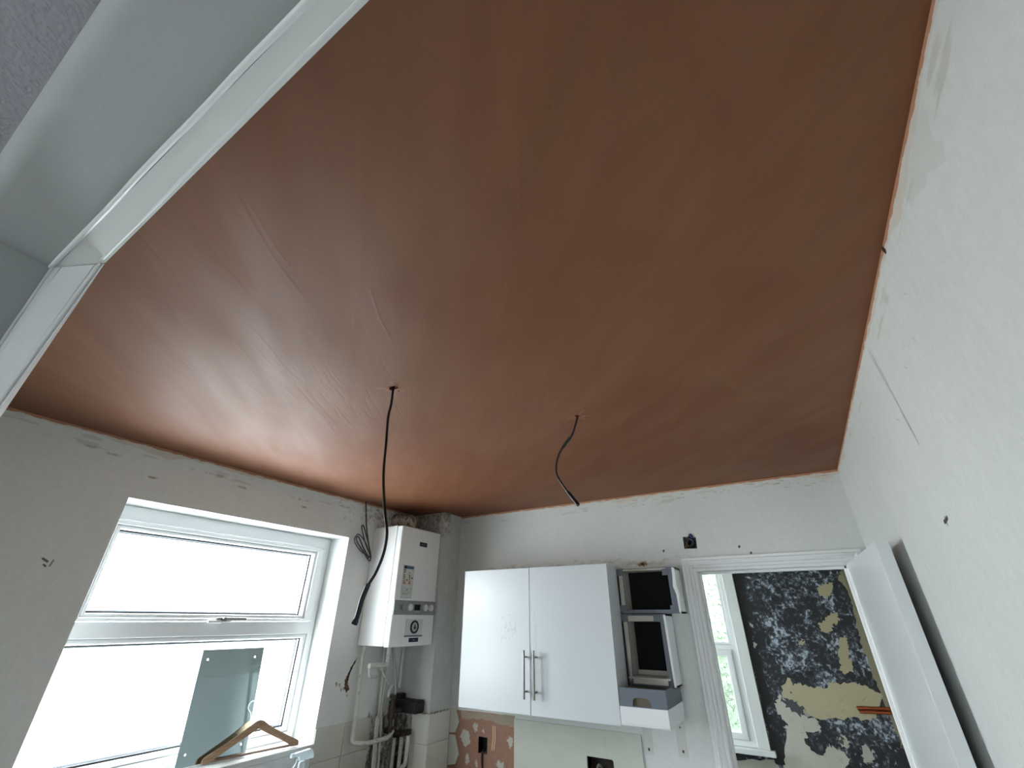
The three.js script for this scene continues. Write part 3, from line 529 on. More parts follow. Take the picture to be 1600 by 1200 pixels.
// ------------------------------------------------------------------ remains of the extractor beside the cabinet
{
  const t = thing('extractor_unit', 'stripped extractor housing of two dark taped openings over a white and grey tray', 'extractor', [-0.75, 1.30, ZB]);
  const mWhite = std(0xdfe3e4, 0.45), mGrey = std(0x626a74, 0.5), mLine = std(0xb9b8b0, 0.75), mVoid = std(0x05080b, 0.9), mBrown = std(0x5f5648, 0.85);
  const x0 = -0.8775, xt = -0.648, zt = -2.485, w = 0.006;
  // white tray, open at the top
  part(t, 'tray', metreUV(join([bx(x0, xt, 1.301, 1.307, ZB + 0.001, zt), bx(x0, xt, 1.307, 1.374, zt - w, zt, 0.0015), bx(xt - w, xt, 1.307, 1.374, ZB + 0.001, zt - w), bx(x0, x0 + w, 1.307, 1.374, ZB + 0.001, zt - w)])), mWhite);
  // grey band with a finger notch
  const s = rectPath(THREE.Shape, x0 + 0.001, xt - 0.001, 1.374, 1.449);
  const notch = new THREE.Path(); notch.moveTo(-0.812, 1.378); notch.lineTo(-0.722, 1.378); notch.lineTo(-0.724, 1.392); notch.quadraticCurveTo(-0.732, 1.410, -0.75, 1.411); notch.lineTo(-0.792, 1.411); notch.quadraticCurveTo(-0.808, 1.410, -0.811, 1.395); notch.closePath(); s.holes.push(notch);
  const band = part(t, 'band', metreUV(join([slabZ(s, zt - 0.009, zt - 0.003), bx(xt - 0.009, xt - 0.003, 1.374, 1.449, ZB + 0.001, zt - 0.009)])), mGrey);
  part(band, 'notch_backing', bx(-0.83, -0.71, 1.372, 1.42, zt - 0.016, zt - 0.012), mBrown);
  part(t, 'lid', metreUV(bx(x0 + 0.004, xt - 0.012, 1.434, 1.440, ZB + 0.001, zt - 0.012)), mBrown);
  part(t, 'lid_screw', cyl([-0.745, 1.440, -2.55], [-0.745, 1.446, -2.55], 0.006), mDark);
  // two boxes one above the other
  const zf = -2.648;
  const boxy = (name, xa, xb, ya, yb, inner) => {
    const [ia, ib, ja, jb] = inner;
    const b = part(t, name, metreUV(join([bx(xa, xa + 0.008, ya, yb, ZB + 0.001, zf - 0.006), bx(xb - 0.008, xb, ya, yb, ZB + 0.001, zf - 0.006), bx(xa, xb, ya, ya + 0.008, ZB + 0.001, zf - 0.006), bx(xa, xb, yb - 0.008, yb, ZB + 0.001, zf - 0.006)])), mWhite);
    part(b, 'rim', ringZ([xa, xb, ya, yb], [[ia, ib, ja, jb]], zf - 0.006, zf, 0.001), mGrey);
    part(b, 'lining', metreUV(join([bx(ia - 0.012, ia - 0.004, ja, jb, ZB + 0.03, zf - 0.007), bx(ia, ib, jb + 0.002, jb + 0.010, ZB + 0.03, zf - 0.007), bx(ia, ib, ja - 0.010, ja - 0.002, ZB + 0.03, zf - 0.007)])), mLine, 'dirty white lining');
    part(b, 'dark_back', bx(ia - 0.004, ib + 0.004, ja - 0.002, jb + 0.002, ZB + 0.02, ZB + 0.03), mVoid);
    return b;
  };
  const up = boxy('upper_box', x0, -0.556, 1.772, 1.998, [-0.845, -0.592, 1.790, 1.985]);
  const low = boxy('lower_box', x0, -0.638, 1.441, 1.768, [-0.845, -0.668, 1.476, 1.732]);
  // torn white film and corner squares of tape
  const flat = (par, name, pts, z, m) => part(par, name, metreUV(slabZ(polyPath(THREE.Shape, pts), z, z + 0.002)), m);
  flat(up, 'torn_film', [[-0.868, 1.97], [-0.868, 1.81], [-0.846, 1.80], [-0.846, 1.965]], zf, mLine);
  flat(up, 'torn_film', [[-0.84, 1.996], [-0.60, 1.996], [-0.60, 1.984], [-0.84, 1.986]], zf, mLine);
  flat(up, 'torn_film', [[-0.566, 1.995], [-0.552, 1.992], [-0.555, 1.90], [-0.549, 1.88], [-0.552, 1.772], [-0.560, 1.775], [-0.562, 1.86], [-0.573, 1.90], [-0.568, 1.95]], zf, mWhite);
  flat(low, 'torn_film', [[-0.84, 1.760], [-0.70, 1.760], [-0.70, 1.735], [-0.84, 1.733]], zf, mLine);
  flat(low, 'torn_film', [[-0.868, 1.73], [-0.846, 1.73], [-0.846, 1.60], [-0.849, 1.48], [-0.862, 1.46]], zf, mLine);
  flat(low, 'torn_film', [[-0.648, 1.766], [-0.636, 1.766], [-0.632, 1.445], [-0.642, 1.445]], zf, mWhite);
  for (const [x, y] of [[-0.877, 1.962], [-0.877, 1.778], [-0.620, 1.956], [-0.604, 1.776]]) flat(up, 'tape', [[x, y], [x + 0.035, y + 0.002], [x + 0.033, y + 0.034], [x + 0.001, y + 0.033]], zf + 0.002, mGrey);
  for (const [x, y] of [[-0.877, 1.735], [-0.700, 1.734]]) flat(low, 'tape', [[x, y], [x + 0.036, y], [x + 0.035, y + 0.032], [x, y + 0.033]], zf + 0.002, mGrey);
  for (const [par, ya, yb] of [[up, 1.772, 1.998], [low, 1.441, 1.768]]) part(par, 'shadow_gap_strip', bx(x0 - 0.0003, x0 + 0.008, ya, yb, zf - 0.004, zf + 0.0035), mDark, 'black strip as the shadow gap down the left edge');  // black strip paints the shadow gap between cabinet and housing
  part(low, 'ledge', metreUV(join([bx(-0.86, -0.655, 1.474, 1.482, ZB + 0.05, zf + 0.03, 0.002), bx(-0.86, -0.655, 1.482, 1.505, ZB + 0.05, ZB + 0.058, 0.002), bx(-0.84, -0.665, 1.452, 1.474, zf + 0.014, zf + 0.022, 0.002)])), mLine);
}

// ------------------------------------------------------------------ boiler and flue
{
  const t = thing('boiler', 'white wall-hung gas boiler with grey control strip and dial', 'boiler', [-2.304, 1.587, -2.396]);
  const xf = -2.169, z0 = -2.591, z1 = -2.195, y0 = 1.588, y1 = 2.296, mB = std(0xf0f2f2, 0.25), mB2 = std(0xd7dbde, 0.3);
  part(t, 'casing', metreUV(bx(XL + 0.001, xf - 0.052, y0 + 0.004, y1, z0, z1, 0.004)), mB);
  part(t, 'front_cover', metreUV(bx(xf - 0.050, xf, y0, y1 - 0.002, z0, z1 + 0.001, 0.010)), mB);
  const strip = part(t, 'control_strip', metreUV(bx(xf - 0.01, xf + 0.004, 1.762, 1.843, z0 + 0.003, z1 - 0.002, 0.002)), std(0x8d9194, 0.4));
  for (const [z, r] of [[-2.271, 0.015], [-2.334, 0.021], [-2.481, 0.021], [-2.537, 0.021]]) {
    const k = part(strip, 'knob', join([cyl([xf + 0.003, 1.804, z], [xf + 0.016, 1.804, z], r, r * 0.92), bx(xf + 0.014, xf + 0.020, 1.804 - r * 0.9, 1.804 + r * 0.9, z - 0.003, z + 0.003, 0.001)]), std(r < 0.02 ? 0x9a9ea0 : 0xdadddd, 0.35));
    if (r < 0.02) k.rotation.x = 0;
  }
  part(strip, 'display', bx(xf + 0.003, xf + 0.007, 1.789, 1.822, -2.432, -2.380, 0.001), std(0x0b0f0d, 0.2));
  part(strip, 'buttons', join([-2.388, -2.406, -2.424].map((z) => bx(xf + 0.003, xf + 0.006, 1.777, 1.783, z - 0.006, z + 0.006, 0.001))), std(0xb9bcbc, 0.4));
  const plate = part(t, 'timer_plate', metreUV(bx(xf - 0.004, xf + 0.006, 1.648, 1.737, -2.474, -2.318, 0.004)), mB2);
  part(plate, 'timer_ledge_shade', bx(xf - 0.002, xf + 0.009, 1.640, 1.647, -2.476, -2.316, 0.002), std(0x7f858a, 0.5));  // shade along the bottom of the timer plate, put into this grey
  const ring = new THREE.TorusGeometry(0.032, 0.006, 10, 36); ring.rotateY(Math.PI / 2); ring.translate(xf + 0.008, 1.694, -2.394);
  part(plate, 'timer_ring', ring, std(0x15181c, 0.4));
  part(plate, 'timer_face', cyl([xf + 0.005, 1.694, -2.394], [xf + 0.009, 1.694, -2.394], 0.028, 0.028, 32), std(0xa9adae, 0.4));
  part(plate, 'timer_hand', join([bx(xf + 0.009, xf + 0.013, 1.680, 1.708, -2.397, -2.391, 0.001), cyl([xf + 0.008, 1.69, -2.394], [xf + 0.014, 1.69, -2.394], 0.008)]), std(0x23262a, 0.4));
  const badge = (w, h) => canvasTex(256, 128, (c, W, H) => { c.fillStyle = '#0d1838'; c.fillRect(0, 0, W, H); c.fillStyle = '#7d86a0'; for (const [x, w] of [[56, 40], [104, 26], [138, 10], [156, 42]]) { c.fillRect(x, H * 0.38, w, 10); c.fillRect(x + 2, H * 0.52, w - 6, 12); } });
  const decal = (name, ya, yb, za, zb, tex, d = 0.002) => { const g = bx(xf - 0.001, xf + d, ya, yb, za, zb); part(t, name, g, std(0xffffff, 0.4, { map: tex })); };
  decal('badge', 2.181, 2.208, -2.447, -2.374, badge(), 0.003);
  decal('lower_badge', 1.611, 1.634, -2.446, -2.361, canvasTex(256, 96, (c, W, H) => { c.fillStyle = '#0a1238'; c.fillRect(0, 0, W, H); c.fillStyle = '#aab2c4'; c.fillRect(W * 0.34, H * 0.42, W * 0.22, 7); c.fillRect(W * 0.44, H * 0.52, W * 0.2, 9); }));
  decal('energy_label', 1.856, 2.049, -2.343, -2.244, canvasTex(200, 390, (c, W, H) => {
    c.fillStyle = '#c9cec6'; c.fillRect(0, 0, W, H); c.strokeStyle = '#8d948f'; c.lineWidth = 5; c.strokeRect(2, 2, W - 4, H - 4);
    c.fillStyle = '#0d1830'; c.fillRect(8, 6, 58, 36); c.fillStyle = '#5c7f9c'; c.fillRect(68, 6, 124, 36); c.fillStyle = '#12284a'; c.font = 'bold 34px sans-serif'; c.textBaseline = 'middle'; c.fillText('ENERG', 70, 25);
    c.fillStyle = '#2a3344'; c.fillRect(10, 52, 34, 14); c.fillRect(14, 76, 22, 16); c.fillRect(108, 82, 16, 12);
    const col = ['#2c5a35', '#3f6a38', '#6f7d3c', '#a89a3e', '#c08a44', '#b8663a', '#a03e34'];
    for (const x of [14, 112]) for (let i = 0; i < 7; i++) { c.fillStyle = col[i]; const y = 110 + i * 17, l = 20 + i * 4; c.beginPath(); c.moveTo(x, y); c.lineTo(x + l, y); c.lineTo(x + l + 6, y + 6); c.lineTo(x + l, y + 12); c.lineTo(x, y + 12); c.fill(); }
    c.fillStyle = '#16201a'; c.fillRect(72, 168, 22, 18); c.fillRect(164, 140, 22, 18);
    c.strokeStyle = '#6d767a'; c.lineWidth = 3; c.strokeRect(20, 272, 60, 40); c.strokeRect(112, 272, 60, 40); c.fillStyle = '#4d565a'; c.fillRect(92, 280, 10, 26); c.fillRect(20, 330, 150, 4); c.fillRect(20, 344, 110, 4);
  }));
  const dirty = canvasTex(256, 256, (c, w, h) => fillPixels(c, w, h, (x, y, o) => { const v = smooth(0.42, 0.66, fbm(x / 34, y / 34, 4)); o[0] = 188 - v * 70; o[1] = 180 - v * 74; o[2] = 166 - v * 78; }), { repeat: [2, 2] });
  single('flue', join([tube([[XL + 0.001, 2.372, -2.385], [-2.37, 2.374, -2.39], [-2.325, 2.366, -2.395], [-2.300, 2.335, -2.398], [-2.298, 2.297, -2.398]], 0.052, { sides: 24, seg: 40 }), cyl([-2.298, 2.2975, -2.398], [-2.298, 2.312, -2.398], 0.062, 0.058)]), std(0xffffff, 0.75, { map: dirty, bumpMap: grainBump, bumpScale: 0.002 }), 'dirty white elbow flue on top of the boiler', 'flue');
}
// ------------------------------------------------------------------ pipework under the boiler
{
  const G = 'pipes under the boiler', by = 1.5885;
  const pipe = (label, pts, r, m = mPipe, bend) => single('pipe', pipeGeo(pts, r, bend), m, label, 'pipe', G);
  const mGreyPipe = std(0xa7abaa, 0.5), mBrownPipe = std(0x33261c, 0.55), mBlack = std(0x0c0c0d, 0.55);
  pipe('long white pipe nearest the window that turns along the wall above the tiles', [[-2.40, by, -2.218], [-2.40, 1.115, -2.229], [-2.345, 1.108, -2.28], [-2.345, 1.108, -2.46], [-2.35, 1.135, -2.50]], 0.0115, mPipe, 0.02);
  pipe('thick short white pipe elbowing towards the window just under the boiler', [[-2.33, by, -2.362], [-2.33, 1.487, -2.365], [-2.33, 1.489, -2.215]], 0.0135, mPipe, 0.022);
  pipe('small white hooked pipe hanging below the short thick elbow', [[-2.335, 1.475, -2.226], [-2.335, 1.432, -2.232], [-2.335, 1.428, -2.29]], 0.008, mPipe, 0.015);
  pipe('straight white vertical pipe, left one of the close parallel pair', [[-2.405, by, -2.400], [-2.402, 1.40, -2.408], [-2.402, 1.12, -2.421], [-2.402, 0.901, -2.438]], 0.0085, mPipe, 0.02);
  pipe('straight white vertical pipe, right one of the close parallel pair', [[-2.40, by, -2.436], [-2.40, 1.22, -2.432], [-2.40, 1.19, -2.442], [-2.40, 0.901, -2.466]], 0.0085, mPipe, 0.02);
  pipe('short white offset pipe that joins the left of the parallel pair', [[-2.395, 1.215, -2.408], [-2.378, 1.205, -2.376], [-2.372, 1.05, -2.383], [-2.372, 0.901, -2.39]], 0.008, mPipe, 0.018);
  pipe('white swan-neck pipe above the black valve body', [[-2.36, 1.31, -2.44], [-2.36, 1.345, -2.437], [-2.355, 1.365, -2.452], [-2.35, 1.368, -2.475]], 0.009, mPipe, 0.02);
  pipe('leaning grey pipe under the boiler, nearer the window', [[-2.33, by, -2.398], [-2.33, 1.50, -2.42], [-2.33, 1.385, -2.462], [-2.33, 1.30, -2.462]], 0.0095, mGreyPipe, 0.04);
  pipe('grey pipe under the boiler, nearer the boxed corner', [[-2.295, by, -2.458], [-2.298, 1.50, -2.458], [-2.31, 1.36, -2.468]], 0.0105, mGreyPipe, 0.03);
  pipe('thin slanting white overflow tube in front of the parallel pipes', [[-2.325, 1.475, -2.30], [-2.33, 1.42, -2.36], [-2.335, 1.372, -2.415]], 0.004, mPipe);
  pipe('stout white pipe rising from the worktop, left of the three by the corner', [[-2.372, 1.09, -2.545], [-2.375, 0.901, -2.548]], 0.0125);
  pipe('stout white pipe rising from the worktop, middle of the three by the corner', [[-2.316, 1.10, -2.548], [-2.318, 0.901, -2.548]], 0.0125);
  pipe('bent white pipe that curls under, right of the three by the corner', [[-2.264, 1.115, -2.548], [-2.266, 0.975, -2.548], [-2.30, 0.955, -2.546]], 0.0125, mPipe, 0.025);
  pipe('dark brown cross pipe linking the tops of the three stout pipes', [[-2.425, 1.128, -2.505], [-2.40, 1.118, -2.54], [-2.255, 1.12, -2.548]], 0.0135, mBrownPipe, 0.02);
  {
    const t = thing('valve', 'brown brass valve body standing upright beside the black actuator', 'valve', [-2.335, 1.13, -2.455]);
    const nut = (y, h, r) => cyl([-2.335, y, -2.455], [-2.335, y + h, -2.455], r, r, 6);
    part(t, 'valve_body', join([cyl([-2.335, 1.135, -2.455], [-2.335, 1.325, -2.455], 0.013), cyl([-2.335, 1.21, -2.455], [-2.335, 1.27, -2.455], 0.021)]), mBrownPipe);
    for (const y of [1.145, 1.20, 1.275, 1.305]) part(t, 'nut', nut(y, 0.016, 0.022), std(0x3b2c20, 0.45, { metalness: 0.4 }));
    part(t, 'valve_branch', cyl([-2.335, 1.24, -2.455], [-2.315, 1.24, -2.515], 0.014), mBrownPipe);
  }
  {
    const t = thing('actuator', 'black plastic actuator box in front of the boxed corner', 'actuator', [-2.29, 1.222, -2.55]);
    part(t, 'housing', metreUV(bx(-2.385, -2.192, 1.224, 1.292, -2.592, -2.515, 0.010)), mBlack);
    part(t, 'terminal_cover', metreUV(bx(-2.40, -2.345, 1.232, 1.318, -2.585, -2.520, 0.008)), mBlack);
    part(t, 'end_cap', metreUV(bx(-2.193, -2.187, 1.235, 1.283, -2.585, -2.522, 0.002)), std(0x17181a, 0.6));
  }
  for (const [x, y] of [[-2.316, 1.108], [-2.264, 1.12]]) {
    const ring = cyl([x, y, -2.548], [x, y + 0.022, -2.548], 0.0175, 0.0175, 16);
    single('pipe_nut', ring, mBlack, x < -2.3 ? 'black pipe nut on the middle stout pipe' : 'black pipe nut on the right stout pipe beside the corner', 'nut', 'black nuts on the stout pipes');
  }
}
// ------------------------------------------------------------------ cables
{
  const c1 = thing('ceiling_cable', 'long black cable hanging from ceiling in front of the boiler', 'cable', [-1.046, 1.72, -0.93], 'cables hanging from the ceiling');
  const P1 = [[-1.046, 2.50, -0.929], [-1.047, 2.45, -0.93], [-1.048, 2.389, -0.932], [-1.055, 2.347, -0.934], [-1.047, 2.252, -0.935], [-1.037, 2.143, -0.935], [-1.006, 2.02, -0.935], [-0.985, 1.955, -0.935], [-0.988, 1.903, -0.935], [-1.008, 1.854, -0.935], [-1.036, 1.814, -0.934], [-1.050, 1.774, -0.934]];
  part(c1, 'cable_sheath', tube(P1, 0.0042, { seg: 120, sides: 10 }), mBlackCable);
  part(c1, 'tape_wrap', tube([[-1.030, 1.825, -0.934], [-1.046, 1.786, -0.934], [-1.052, 1.755, -0.934], [-1.056, 1.738, -0.934]], 0.0068, { sides: 9 }), std(0x10152a, 0.5), 'dark blue taped end');
  part(c1, 'wire_end', join([tube([[-1.055, 1.744, -0.934], [-1.060, 1.734, -0.931], [-1.064, 1.728, -0.930]], 0.0048), tube([[-1.056, 1.744, -0.934], [-1.056, 1.734, -0.936], [-1.058, 1.724, -0.935]], 0.0048)]), std(0x14203f, 0.5));
  const c2 = thing('ceiling_cable', 'short curled black cable hanging from ceiling above the wall cabinet', 'cable', [-0.582, 2.10, -1.472], 'cables hanging from the ceiling');
  const P2 = [[-0.582, 2.50, -1.472], [-0.582, 2.449, -1.471], [-0.591, 2.418, -1.47], [-0.612, 2.371, -1.47], [-0.640, 2.345, -1.47], [-0.670, 2.305, -1.47], [-0.684, 2.261, -1.47], [-0.683, 2.226, -1.47], [-0.649, 2.165, -1.47], [-0.625, 2.132, -1.468]];
  part(c2, 'cable_sheath', tube(P2, 0.0040, { seg: 110, sides: 10 }), mBlackCable);
  part(c2, 'cable_end', tube([[-0.640, 2.153, -1.469], [-0.622, 2.128, -1.468], [-0.602, 2.101, -1.466]], 0.0068), mBlackCable);
  part(c2, 'tape_wrap', tube([[-0.618, 2.365, -1.47], [-0.637, 2.347, -1.47], [-0.652, 2.330, -1.47]], 0.0062), mBlackCable);
  for (const [x, z, r] of [[-1.046, -0.929, 0.020], [-0.582, -1.472, 0.014]]) {   // loose flakes of plaster where the cables come through
    const list = []; for (let i = 0; i < 7; i++) { const a = i / 7 * 6.28 + rr(0, 0.5), q = r * rr(0.8, 1.25), g = new THREE.TetrahedronGeometry(rr(0.004, 0.008)); g.scale(1.4, 0.5, 1); g.rotateY(a); g.translate(x + Math.cos(a) * q, CEIL - 0.0015, z + Math.sin(a) * q); list.push(g); }
    const m = shade(new THREE.Mesh(join(list), std(0x9c6e55, 0.9))); m.name = 'plaster_flakes'; m.userData.kind = 'stuff'; scene.getObjectByName('ceiling').add(m);
  }
  const X = XL + 0.02, c3 = thing('cable_coil', 'loops of thin grey cable hanging by the wall left of the boiler', 'cable', [X, 2.07, -2.14]);
  const m3 = std(0x2b2e33, 0.5);
  part(c3, 'cable', tube([[X, 2.48, -2.087], [X, 2.38, -2.110], [X, 2.288, -2.134], [X, 2.177, -2.178], [X + 0.004, 2.101, -2.208], [X + 0.012, 2.077, -2.196], [X + 0.018, 2.126, -2.126], [X + 0.014, 2.195, -2.053], [X + 0.01, 2.216, -2.066], [X + 0.006, 2.150, -2.132], [X + 0.006, 2.095, -2.190]], 0.0042, { seg: 140 }), m3);
  part(c3, 'cable', tube([[X + 0.006, 2.11, -2.20], [X + 0.01, 2.20, -2.125], [X + 0.012, 2.285, -2.082], [X + 0.008, 2.292, -2.094], [X + 0.008, 2.20, -2.155], [X + 0.01, 2.11, -2.198]], 0.0038, { seg: 90 }), m3);
  part(c3, 'cable', tube([[X + 0.014, 2.10, -2.195], [X + 0.018, 2.13, -2.10], [X + 0.018, 2.19, -2.035], [X + 0.016, 2.228, -2.06], [X + 0.012, 2.19, -2.13], [X + 0.012, 2.10, -2.20]], 0.0036, { seg: 90 }), m3);
  c3.position.z += 0.035; c3.position.x += 0.004;
}
// ------------------------------------------------------------------ electrical boxes in the back wall
{
  const t = thing('socket_box', 'open square metal box with blue and brown wires above the door casing', 'socket box', [-0.472, 2.10, ZB - 0.045], 'open socket boxes in the back wall');
  part(t, 'box', metreUV(join([bx(-0.512, -0.433, 2.100, 2.176, ZB - 0.050, ZB - 0.046), bx(-0.512, -0.5095, 2.100, 2.176, ZB - 0.046, ZB - 0.012), bx(-0.4355, -0.433, 2.100, 2.176, ZB - 0.046, ZB - 0.012)])), std(0x6b6a64, 0.5, { metalness: 0.6 }));
  part(t, 'black_wire', tube([[-0.470, 2.115, ZB - 0.045], [-0.462, 2.12, ZB - 0.004], [-0.452, 2.145, ZB + 0.002], [-0.470, 2.160, ZB - 0.002], [-0.488, 2.140, ZB - 0.004], [-0.478, 2.118, ZB - 0.002], [-0.460, 2.124, ZB + 0.002]], 0.009), mBlackCable);
  part(t, 'blue_wire', tube([[-0.470, 2.130, ZB - 0.04], [-0.474, 2.160, ZB - 0.008], [-0.464, 2.180, ZB + 0.002], [-0.455, 2.168, ZB + 0.004], [-0.466, 2.150, ZB - 0.002]], 0.0065), std(0x0c1a5c, 0.4), 'blue wire loop');
  part(t, 'brown_wire', tube([[-0.490, 2.14, ZB - 0.04], [-0.499, 2.135, ZB - 0.012], [-0.497, 2.108, ZB - 0.010]], 0.005), std(0x7a4417, 0.5), 'orange-brown wire');
  const s = thing('socket_box', 'tall dark empty box in the bare pink plaster', 'socket box', [-1.885, 1.02, ZB - 0.05], 'open socket boxes in the back wall');
  part(s, 'box', metreUV(join([bx(-1.921, -1.849, 1.018, 1.106, ZB - 0.05, ZB - 0.047), bx(-1.921, -1.918, 1.018, 1.106, ZB - 0.047, ZB - 0.002), bx(-1.852, -1.849, 1.018, 1.106, ZB - 0.047, ZB - 0.002)])), mDark);
  part(s, 'cable', tube([[-1.885, 1.05, ZB - 0.04], [-1.882, 1.03, ZB + 0.004], [-1.884, 0.99, ZB + 0.006], [-1.874, 0.93, ZB + 0.006], [-1.872, 0.88, ZB + 0.006]], 0.005), std(0x2a1a14, 0.6));
  const d = thing('socket_box', 'wide dark double box cut into the pale splashback panel', 'socket box', [-1.125, 0.985, ZB - 0.05], 'open socket boxes in the back wall');
  part(d, 'box', metreUV(join([bx(-1.203, -1.047, 0.986, 1.095, ZB - 0.05, ZB - 0.047), bx(-1.203, -1.20, 0.986, 1.095, ZB - 0.047, ZB - 0.002), bx(-1.05, -1.047, 0.986, 1.095, ZB - 0.047, ZB - 0.002)])), std(0x2a1d18, 0.7));
  part(d, 'cable', tube([[-1.13, 1.03, ZB - 0.045], [-1.145, 1.055, ZB - 0.02], [-1.150, 1.035, ZB - 0.008], [-1.13, 1.0, ZB - 0.01]], 0.006), std(0x9a9890, 0.5));
}
{
  const s = rectPath(THREE.Shape, -1.658, -0.889, 0.9, 1.2135);
  const h = new THREE.Path(); h.moveTo(-1.20, 0.985); h.lineTo(-1.05, 0.985); h.lineTo(-1.05, 1.080); h.quadraticCurveTo(-1.05, 1.092, -1.062, 1.092); h.lineTo(-1.20, 1.092); h.closePath(); s.holes.push(h);
  const t = canvasTex(512, 256, (c, w, H) => fillPixels(c, w, H, (x, y, o) => { const v = (fbm(x / 60, y / 40, 4) - 0.5) * 10 + (Math.abs(x - 380) < 1 ? -14 : 0); o[0] = 200 + v; o[1] = 203 + v; o[2] = 192 + v; }));
  single('splashback_panel', planeUV(slabZ(s, ZB + 0.0005, ZB + 0.009, 0.001), (x, y) => [(x + 1.658) / 0.77, (y - 0.9) / 0.314]), std(0xffffff, 0.5, { map: t }), 'pale green-white board fixed to wall under the cabinet', 'panel');
}

// ------------------------------------------------------------------ things by the window
{
  const W = 0.304, H = 0.452;
  const s = rectPath(THREE.Shape, -W / 2, W / 2, 0, H);
  for (const [x, y] of [[-W / 2 + 0.03, H - 0.042], [W / 2 - 0.042, H - 0.042], [-W / 2 + 0.03, 0.045], [W / 2 - 0.03, 0.045]]) { const p = new THREE.Path(); p.absarc(x, y, 0.0045, 0, Math.PI * 2); s.holes.push(p); }
  const g = new THREE.ExtrudeGeometry(s, { depth: 0.004, bevelEnabled: false, curveSegments: 10 }); g.rotateY(Math.PI / 2);
  const m = shade(new THREE.Mesh(g, std(0xadbdbd, 0.03, { metalness: 1 })));
  m.name = numbered('mirror'); m.position.set(XL - 0.10, WIN[2] + 0.0005, -1.5165); m.rotation.set(0, -0.09, Math.atan2(0.062, 0.447));
  m.userData = { label: 'frameless grey mirror with drilled corner holes leaning in the window', category: 'mirror' }; scene.add(m);
}
{
  const t = thing('coat_hanger', 'wooden coat hanger propped on the window sill', 'hanger', [XL - 0.045, WIN[2], -1.683]);
  const half = 0.228, mWood = std(0xb5a18d, 0.5, { map: canvasTex(256, 256, (c, w, h) => fillPixels(c, w, h, (x, y, o) => { const v = (fbm(x / 50, y / 6, 4) - 0.5) * 60; o[0] = 226 + v; o[1] = 208 + v; o[2] = 190 + v; }), { repeat: [4, 4] }) });
  const s = new THREE.Shape();
  s.moveTo(-half, 0.004); s.quadraticCurveTo(-half - 0.004, 0.022, -half + 0.012, 0.030); s.bezierCurveTo(-0.13, 0.070, -0.07, 0.098, -0.028, 0.128); s.quadraticCurveTo(0, 0.148, 0.028, 0.128); s.bezierCurveTo(0.07, 0.098, 0.13, 0.070, half - 0.012, 0.030); s.quadraticCurveTo(half + 0.004, 0.022, half, 0.004);
  s.lineTo(half - 0.030, 0.003); s.bezierCurveTo(0.13, 0.044, 0.06, 0.072, 0.0, 0.104); s.bezierCurveTo(-0.06, 0.072, -0.13, 0.044, -half + 0.030, 0.003); s.closePath();
  const body = new THREE.ExtrudeGeometry(s, { depth: 0.008, bevelEnabled: true, bevelSize: 0.002, bevelThickness: 0.002, bevelOffset: -0.002, curveSegments: 14 }); body.translate(0, 0, -0.004); metreUV(body);
  const add = (name, g, m, l) => { const q = shade(new THREE.Mesh(g, m)); q.name = name; if (l) q.userData.label = l; t.add(q); };
  add('shoulders', body, mWood);
  add('trouser_bar', cyl([-half + 0.012, 0.010, 0], [half - 0.012, 0.010, 0], 0.0055), std(0x8b7564, 0.5));
  add('hook', tube([[0, 0.135, 0], [0, 0.160, 0], [-0.004, 0.172, 0], [-0.020, 0.192, 0], [-0.016, 0.212, 0], [0.004, 0.222, 0], [0.022, 0.212, 0], [0.028, 0.196, 0]], 0.0016), mChrome, 'thin metal wire hook');
  t.rotation.y = Math.atan2(0.445, 0.06); t.rotation.order = 'YXZ'; t.rotation.x = -0.05;
}
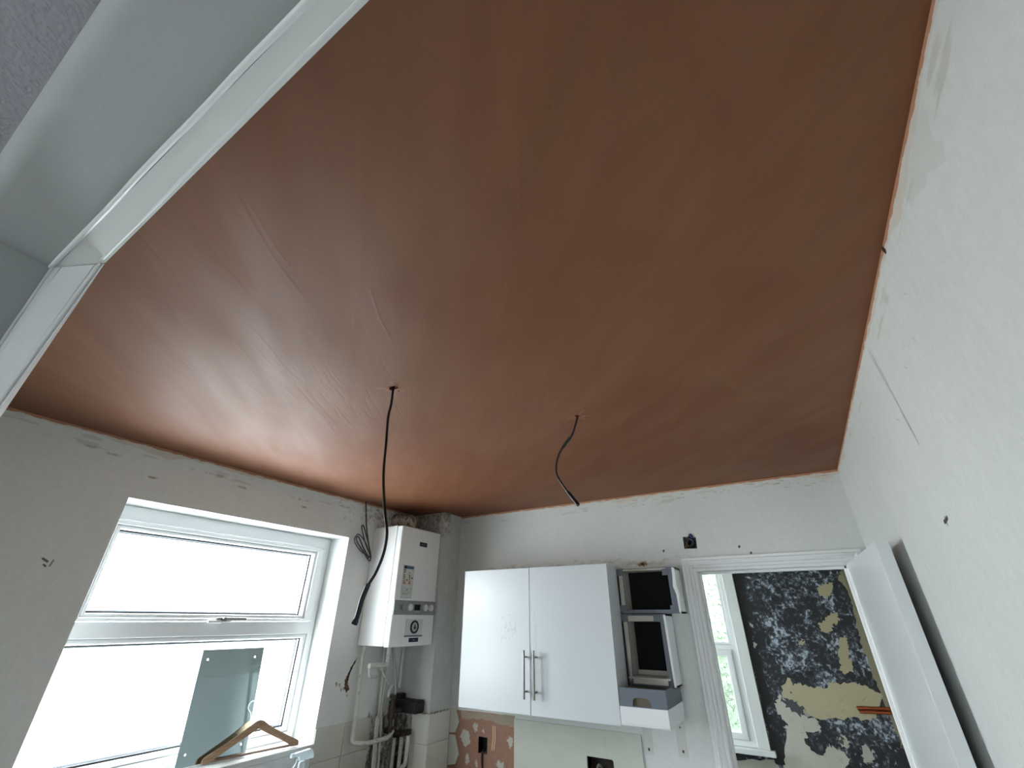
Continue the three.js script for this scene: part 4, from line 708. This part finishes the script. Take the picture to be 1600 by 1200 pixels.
{
  const mTop = std(0x8a8378, 0.5);
  struct('worktop', metreUV(bx(XL, XL + 0.6, 0.862, 0.90, BZ, -0.25, 0.004)), mTop);
  struct('base_unit', metreUV(bx(XL, XL + 0.57, 0.0, 0.862, BZ, -0.25)), mCab);
  const x = -2.28, z = -1.818, t = thing('spray_bottle', 'trigger spray bottle with clear white head below the window sill', 'bottle', [x, 0.90, z]);
  const lathe = (pts) => { const g = new THREE.LatheGeometry(pts.map(([r, y]) => new THREE.Vector2(r, y)), 28); g.translate(x, 0.90, z); return g; };
  part(t, 'bottle', lathe([[0, 0], [0.036, 0.0], [0.040, 0.006], [0.040, 0.13], [0.034, 0.155], [0.020, 0.175], [0.014, 0.182], [0.014, 0.195], [0, 0.195]]), new THREE.MeshPhysicalMaterial({ color: 0x2f7fb0, roughness: 0.15, transmission: 0.5, thickness: 0.02, ior: 1.35 }), 'blue liquid-filled body');
  const mClear = new THREE.MeshPhysicalMaterial({ color: 0xf2fbff, roughness: 0.15, transmission: 0.35, thickness: 0 });
  part(t, 'collar', lathe([[0.0, 0.192], [0.017, 0.192], [0.018, 0.196], [0.017, 0.222], [0.012, 0.228], [0, 0.228]]), mClear);
  const s = new THREE.Shape(); s.moveTo(-0.060, 0.252); s.lineTo(-0.060, 0.266); s.lineTo(0.030, 0.270); s.quadraticCurveTo(0.052, 0.266, 0.056, 0.240); s.quadraticCurveTo(0.056, 0.230, 0.046, 0.230); s.lineTo(0.016, 0.232); s.lineTo(-0.020, 0.232); s.lineTo(-0.026, 0.250); s.closePath();
  const hd = new THREE.ExtrudeGeometry(s, { depth: 0.014, bevelEnabled: true, bevelSize: 0.003, bevelThickness: 0.004, bevelOffset: -0.003, bevelSegments: 2 }); hd.translate(0, 0, -0.007); hd.rotateY(Math.PI / 2); hd.translate(x, 0.90, z);
  const head = part(t, 'spray_head', hd, mClear);
  part(head, 'trigger', tube([[x, 1.142, z + 0.030], [x, 1.125, z + 0.034], [x, 1.100, z + 0.052]], 0.004), mClear);
  part(head, 'nozzle', cyl([x, 1.159, z + 0.056], [x, 1.159, z + 0.070], 0.009), mClear);
}
// copper tails on the stripped wall beyond the door
{
  const mCu = std(0x9a5230, 0.35, { metalness: 0.8 });
  const t = thing('copper_pipe', 'pair of short copper pipes across the stripped wall beside the door', 'pipe', [0.22, 1.27, HZ + 0.012]);
  part(t, 'pipe_tail', cyl([0.132, 1.286, HZ + 0.012], [0.318, 1.294, HZ + 0.012], 0.0085), mCu);
  part(t, 'pipe_tail', cyl([0.138, 1.268, HZ + 0.012], [0.318, 1.275, HZ + 0.012], 0.0085), mCu);
}

renderer.render(scene, camera);
